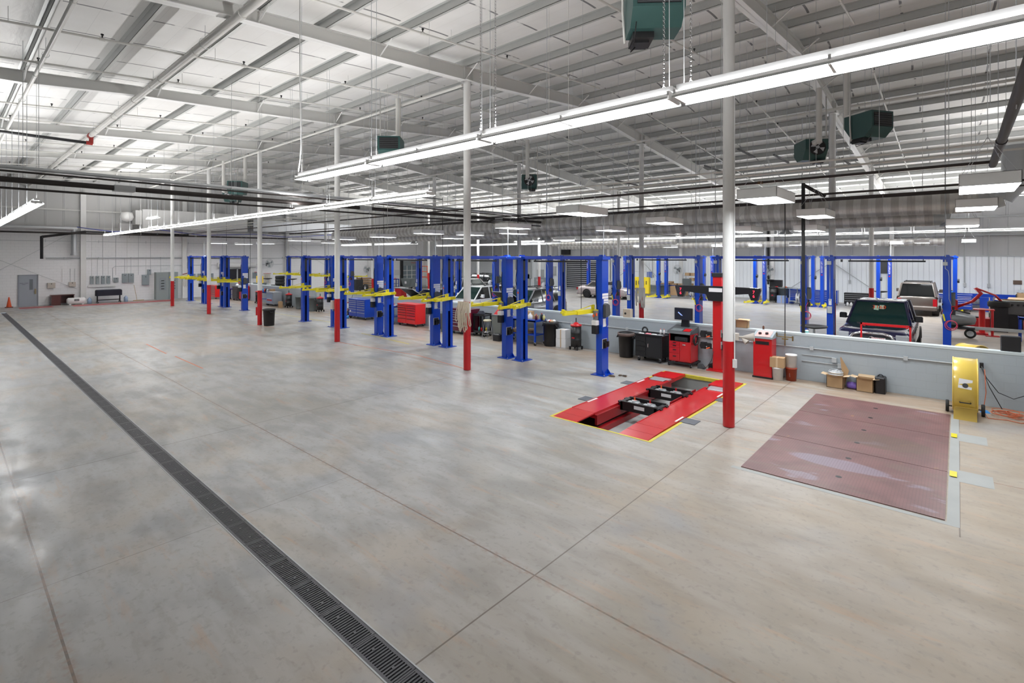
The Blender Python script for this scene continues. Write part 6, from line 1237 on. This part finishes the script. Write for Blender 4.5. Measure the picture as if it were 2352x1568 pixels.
for k,(dx,z,w_) in enumerate(((-.9,.95,.9),(-.2,.95,.7),(.6,.95,.7),(1.1,.95,.45),(-.6,1.12,.6))): box_('brown carton on the blue bench by the ribbed wall, %s'%['leftmost','second','third','rightmost','upper one'][k],(xonY(1553,43.3)+dx,43.3),w_,.5,.16,0,False,z)
box_('large brown carton on the floor below the gantry beam end',(xonY(1560,41.2),41.2),1.3,.6,.75,0,False,.25)
q=MB(); q.box(-.3,-.25,0,.3,.25,.6); tag(q.build('grey_carton',GRYP,None,(xonY(1578,43.2),43.2,.97)),'upright grey box on the bench beside the wire rack','box')
bin_('grey bin below the bench beside the back lift post',(xonY(1520,42.6),42.6),GRYP,.4,1.0)
box_('brown carton under the gantry beam in the back row, right part',(xonY(1738,41.8),41.8),.55,.4,.5)
t=chest('wide blue tool chest with silver drawers in the back row',(xonY(1868,42.6),42.6),3.1,.7,1.05,NAVY,GALV,6,3,z0=.15)
t=thing('tool_cart','grey side cart attached left of the wide blue chest','tool cart',(xonY(1824,42.0),41.8,0)); q=MB(); q.box(-.3,-.3,1.15,.5,.3,1.2); q.box(-.28,-.28,.2,.28,.28,.24); q.build('shelf_board',GRY,t); q=MB(); q.cyl((-.25,0,.1),(-.25,0,1.15),.03,6); q.cyl((.25,0,.1),(.25,0,1.15),.03,6); q.build('upright',GRY,t)
t=chest('open black tool cart with drawers left of the red and white back column',(xonY(1968,43.0),43.0),1.45,.6,.92,BLK2,GALV,4,1)
for k in range(5): bottle('small white bottle on the bottom shelf of the black cart, %s'%ORD[k],(xonY(1968,43.0)-.5+.22*k,42.6),.02,WHT,.07,.3,None,'bottles by the black cart')
drum('black waste oil drum with yellow label in the back row',(xonY(1776,42.4),42.4),BLK,BLK2,.28,1.0); drum('black drum with red top behind the first one',(xonY(1784,43.2),43.2),BLK,RED,.28,.95)
t=thing('hose_cabinet','black hanging tool board beside the back column',"tool rack",(xonY(1783,44),44,1.0)); q=MB(); q.box(-.45,-.15,0,.45,.15,.65); q.build('board',BLK,t); q=MB(); q.lathe([(0,.5),(.4,.6),(.42,.68),(0,.68)],16,(-.5,-.3,0)); q.build('drain_tray',BLK,t); q=MB(); q.box(-.05,-.05,-1.0,.05,.05,0); q.build('leg',BLK2,t)
bin_('grey square bin heaped with rags by the back wall',(xonY(1803,42.9),42.9),GRYP,.5,1.15,'trash')
box_('blue and white case on the floor by the back wall',(xonY(1796,42.2),42.2),.6,.4,.55,0,False,0,mat('pale_blue_case',(.3,.4,.65),.5)); box_('blue crate on the floor left of the wide blue chest',(xonY(1813,42.3),42.3),.6,.4,.4,0,False,0,NAVY)
t=chest('blue and white tool chest right of the brown wagon',(xonY(2176,43.6),43.6),2.4,.7,1.05,NAVY,WHT,6,2)
q=MB(); q.box(-.38,-.08,-.42,.38,0,.42); q.m(DG); q.box(-.32,-.09,-.36,.32,-.08,.36); tag(q.build('wall_screen',BLK,None,(xonY(2029,YF),YF,2.7)),'tall black panel on the ribbed wall above the parts stand','panel')
q=MB(); q.box(-.2,-.05,-.13,.2,0,.13); tag(q.build('wall_plate',mat('brown_plate',(.12,.08,.06),.6),None,(xonY(2337,YF),YF,zof(648,2.5,YF))),'small brown plate on the ribbed wall at the right edge','plate')
q=MB(); q.box(-.05,-.1,0,1.6,0,1.1); tag(q.build('leaning_sheet',mat('pale_sheet',(.62,.66,.7),.5),None,(2.95,YF-.1,.3)),'pale sheet leaning on the ribbed wall at the right edge','panel')
t=thing('black_conduit_drop','black pipe down the ribbed wall by the fan','pipe',(xonY(1764,YF-.2),YF-.15,0)); q=MB(); q.cyl((0,0,1.2),(0,0,7),.08,8); q.build('pipe',BLK2,t)
for k,(x,) in enumerate(((1866,),(1952,),(2216,),(2271,),(1500,),(1680,))):
    q=MB(); q.cyl((0,0,1.6),(0,0,6.0),.03,6); q.cb(0,0,1.6,.15,.1,.25); tag(q.build('conduit_run',GRYL,None,(xonY(x,YF),YF-.06,0)),'vertical grey conduit on the ribbed wall, %s from the left'%ORD[sorted([1866,1952,2216,2271,1500,1680]).index(x)],'conduit','vertical conduits on the ribbed wall')
for k,(x0,y0,x1,y1) in enumerate(((1770,690,1905,605),(1915,605,2010,668),(1455,610,1400,650),(1480,605,1560,690))):
    a=xonY(x0,YF-.1);b2=xonY(x1,YF-.1); q=MB(); q.cyl((a,0,zof(y0,a,YF-.1)),(b2,0,zof(y1,b2,YF-.1)),.025,5); tag(q.build('brace_rod',GRYL,None,(0,YF-.12,0)),'diagonal bracing rod on the ribbed wall, %s from the left'%ORD[[1770,1915,1455,1480].index(x0)-2 if x0<1600 else [1770,1915].index(x0)+2],'rod')
# right side machinery
t=thing('tire_changer','red tire changing machine with bent arms behind the right lift post','machine',(.55,33.4,0)); t.scale=(1,1,.66)
q=MB(); q.bbox(-.5,-.4,0,.8,.5,.85,.03); q.build('cabinet',RED,t); q=MB(); q.cyl((.1,0,.85),(.1,0,.95),.35,16); q.build('turntable',BLK2,t)
q=MB(); q.box(-.95,-.1,.9,-.55,.3,2.05); q.frustum(-1.2,-.15,-.8,.2,1.0,-.9,-.1,-.6,.2,2.1); q.build('tower',RED,t)
q=MB(); q.tube([(-.6,.2,1.5),(0,.2,2.0),(.3,.2,2.6),(.1,.2,3.0)],.09,6); q.tube([(.1,.2,3.0),(.8,.2,2.5),(1.0,.1,2.1)],.06,6); q.build('swing_arm',RED,t); q=MB(); q.cyl((.75,.1,1.1),(.75,.1,2.4),.03,8); q.build('mount_rod',CHR,t)
q=MB(); q.wheel((0,0,0),.4,.26,'z',BLK); o=tag(q.build('tire',None,None,(1.45,33.0,1.28)),'black tire lying on a stand right of the red tire machine','tire')
t=thing('tire_stand','low dark stand carrying the tire','stand',(1.45,33.0,0)); q=MB(); q.box(-.3,-.3,0,.3,.3,1.14); q.build('body',BLK2,t)
t=thing('hydraulic_press','bright red column press standing on the floor at right','press',(.92,31.2,0)); t.scale=(1,1,.62); q=MB(); q.cyl((-.1,0,.1),(-.1,0,1.9),.11,12); q.build('ram',mat('bright_red',(.75,.02,.02),.3,coat=.3),t)
q=MB(); q.cyl((.22,-.5,.03),(.22,-.5,1.9),.05,8); q.box(.0,-.7,0,.45,-.3,.04); q.build('support_post',RED,t); q=MB(); q.box(-.4,-.55,1.82,.3,.1,1.88); q.build('crossbar',RED,t); q=MB(); q.box(-.3,-.3,0,.1,.3,.12); q.build('foot',RED,t)
t=thing('engine_block','grey engine block resting on a black bench at the right','engine',(1.95,34.3,.75)); q=MB(); q.frustum(-.6,-.35,.6,.35,0,-.45,-.3,.5,.3,.62); q.build('block',mat('cast_iron',(.12,.12,.12),.5,.4,noise=.3),t)
for k in range(5): q=MB(); q.cyl((-.4+.2*k,-.31,.45),(-.4+.2*k,-.36,.45),.05,8); q.build('port',BLK,t)
q=MB(); q.box(-.8,-.4,0,.8,.4,.75); tag(q.build('black_bench',BLK,None,(1.95,34.3,0)),'black bench under the grey engine block','bench')
t=thing('transmission','grey ribbed gearbox on a trolley beside the right lift post','gearbox',(.05,29.4,.45)); q=MB(); q.lathe([(0,-.6),(.28,-.55),(.34,-.2),(.30,.1),(.2,.5),(0,.55)],14,(0,0,.35),True,'x'); q.build('housing',mat('cast_alloy',(.3,.31,.32),.4,.5,noise=.3),t)
for k in range(4): q=MB(); q.tube([(-.5,-.3+.15*k,.6),(-.1,-.35+.15*k,.72),(.35,-.3+.15*k,.62)],.015,5); q.build('line',BLK2,t)
q=MB(); q.box(-.5,-.3,-.05,.5,.3,.03); q.build('drip_pan',BLK,t)
t=thing('floor_crane','grey steel crane base on wheels with upright handle','hoist',(1.1,29.5,0)); q=MB(); q.box(-1.6,-.06,.38,1.3,.06,.5); q.build('beam',GALV,t)
for x in (-.7,1.25):
    q=MB(); q.wheel((x,-.12,.2 if x<0 else .12),.2 if x<0 else .12,.1,'y',GALV); q.build('wheel',None,t)
q=MB(); q.tube([(1.15,-.05,.4),(1.25,-.05,1.15),(1.42,-.05,1.2),(1.35,-.05,.4)],.035,6); q.build('handle',GALV,t)
q=MB(); q.box(-1.5,-.05,0,-1.3,.05,.4); q.build('leg',GALV,t)
bench('blue steel bench cut by the right edge with red cans below',(2.75,29.9),1.7,.7,.98,BLUE)
for k,x in enumerate((2.2,2.7)): q=MB(); q.lathe([(0,0),(.16,0),(.16,.4),(.12,.5),(0,.5)],14); tag(q.build('fuel_can',RED,None,(x,29.8,.41 if False else .42)),'red can on the shelf of the right blue bench, %s one'%('left','right')[k],'can')
t=bench('blue workbench with backboard against the ribbed wall at right',(1.3,44.6),4.0,.8,.85,BLUE); q=MB(); q.box(-2.0,.35,.85,2.0,.4,1.08); q.build('backboard',BLUE,t)
for k,(dx,mt_) in enumerate(((-1.8,RED2),(-1.5,LBL),(1.6,BLK),(1.8,YEL))): bottle('%s bottle on the right blue workbench'%['dark red','light blue','black','yellow'][k],(1.2+dx,44.5),.85,mt_,.1,.42)
box_('dark blue case under the right blue workbench',(1.5,44.2),.9,.6,.9,0,False,0,NAVY); box_('big open brown carton at the right edge',(2.45,36.0),1.3,.9,1.25,-.2,True); box_('tall brown carton by the wall at the right edge',(3.2,43.2),1.0,.7,1.3); box_('low brown carton under the right workbench',(2.6,44.0),.6,.5,.5)
t=thing('waste_drum','dark red drum with black lid near the right edge','drum',(2.95,32.6,0)); q=MB(); q.lathe([(0,0),(.35,0),(.35,1.3),(0,1.3)],20); q.build('barrel',RED2,t); q=MB(); q.lathe([(0,1.3),(.42,1.3),(.42,1.36),(0,1.36)],20); q.build('lid',BLK,t)
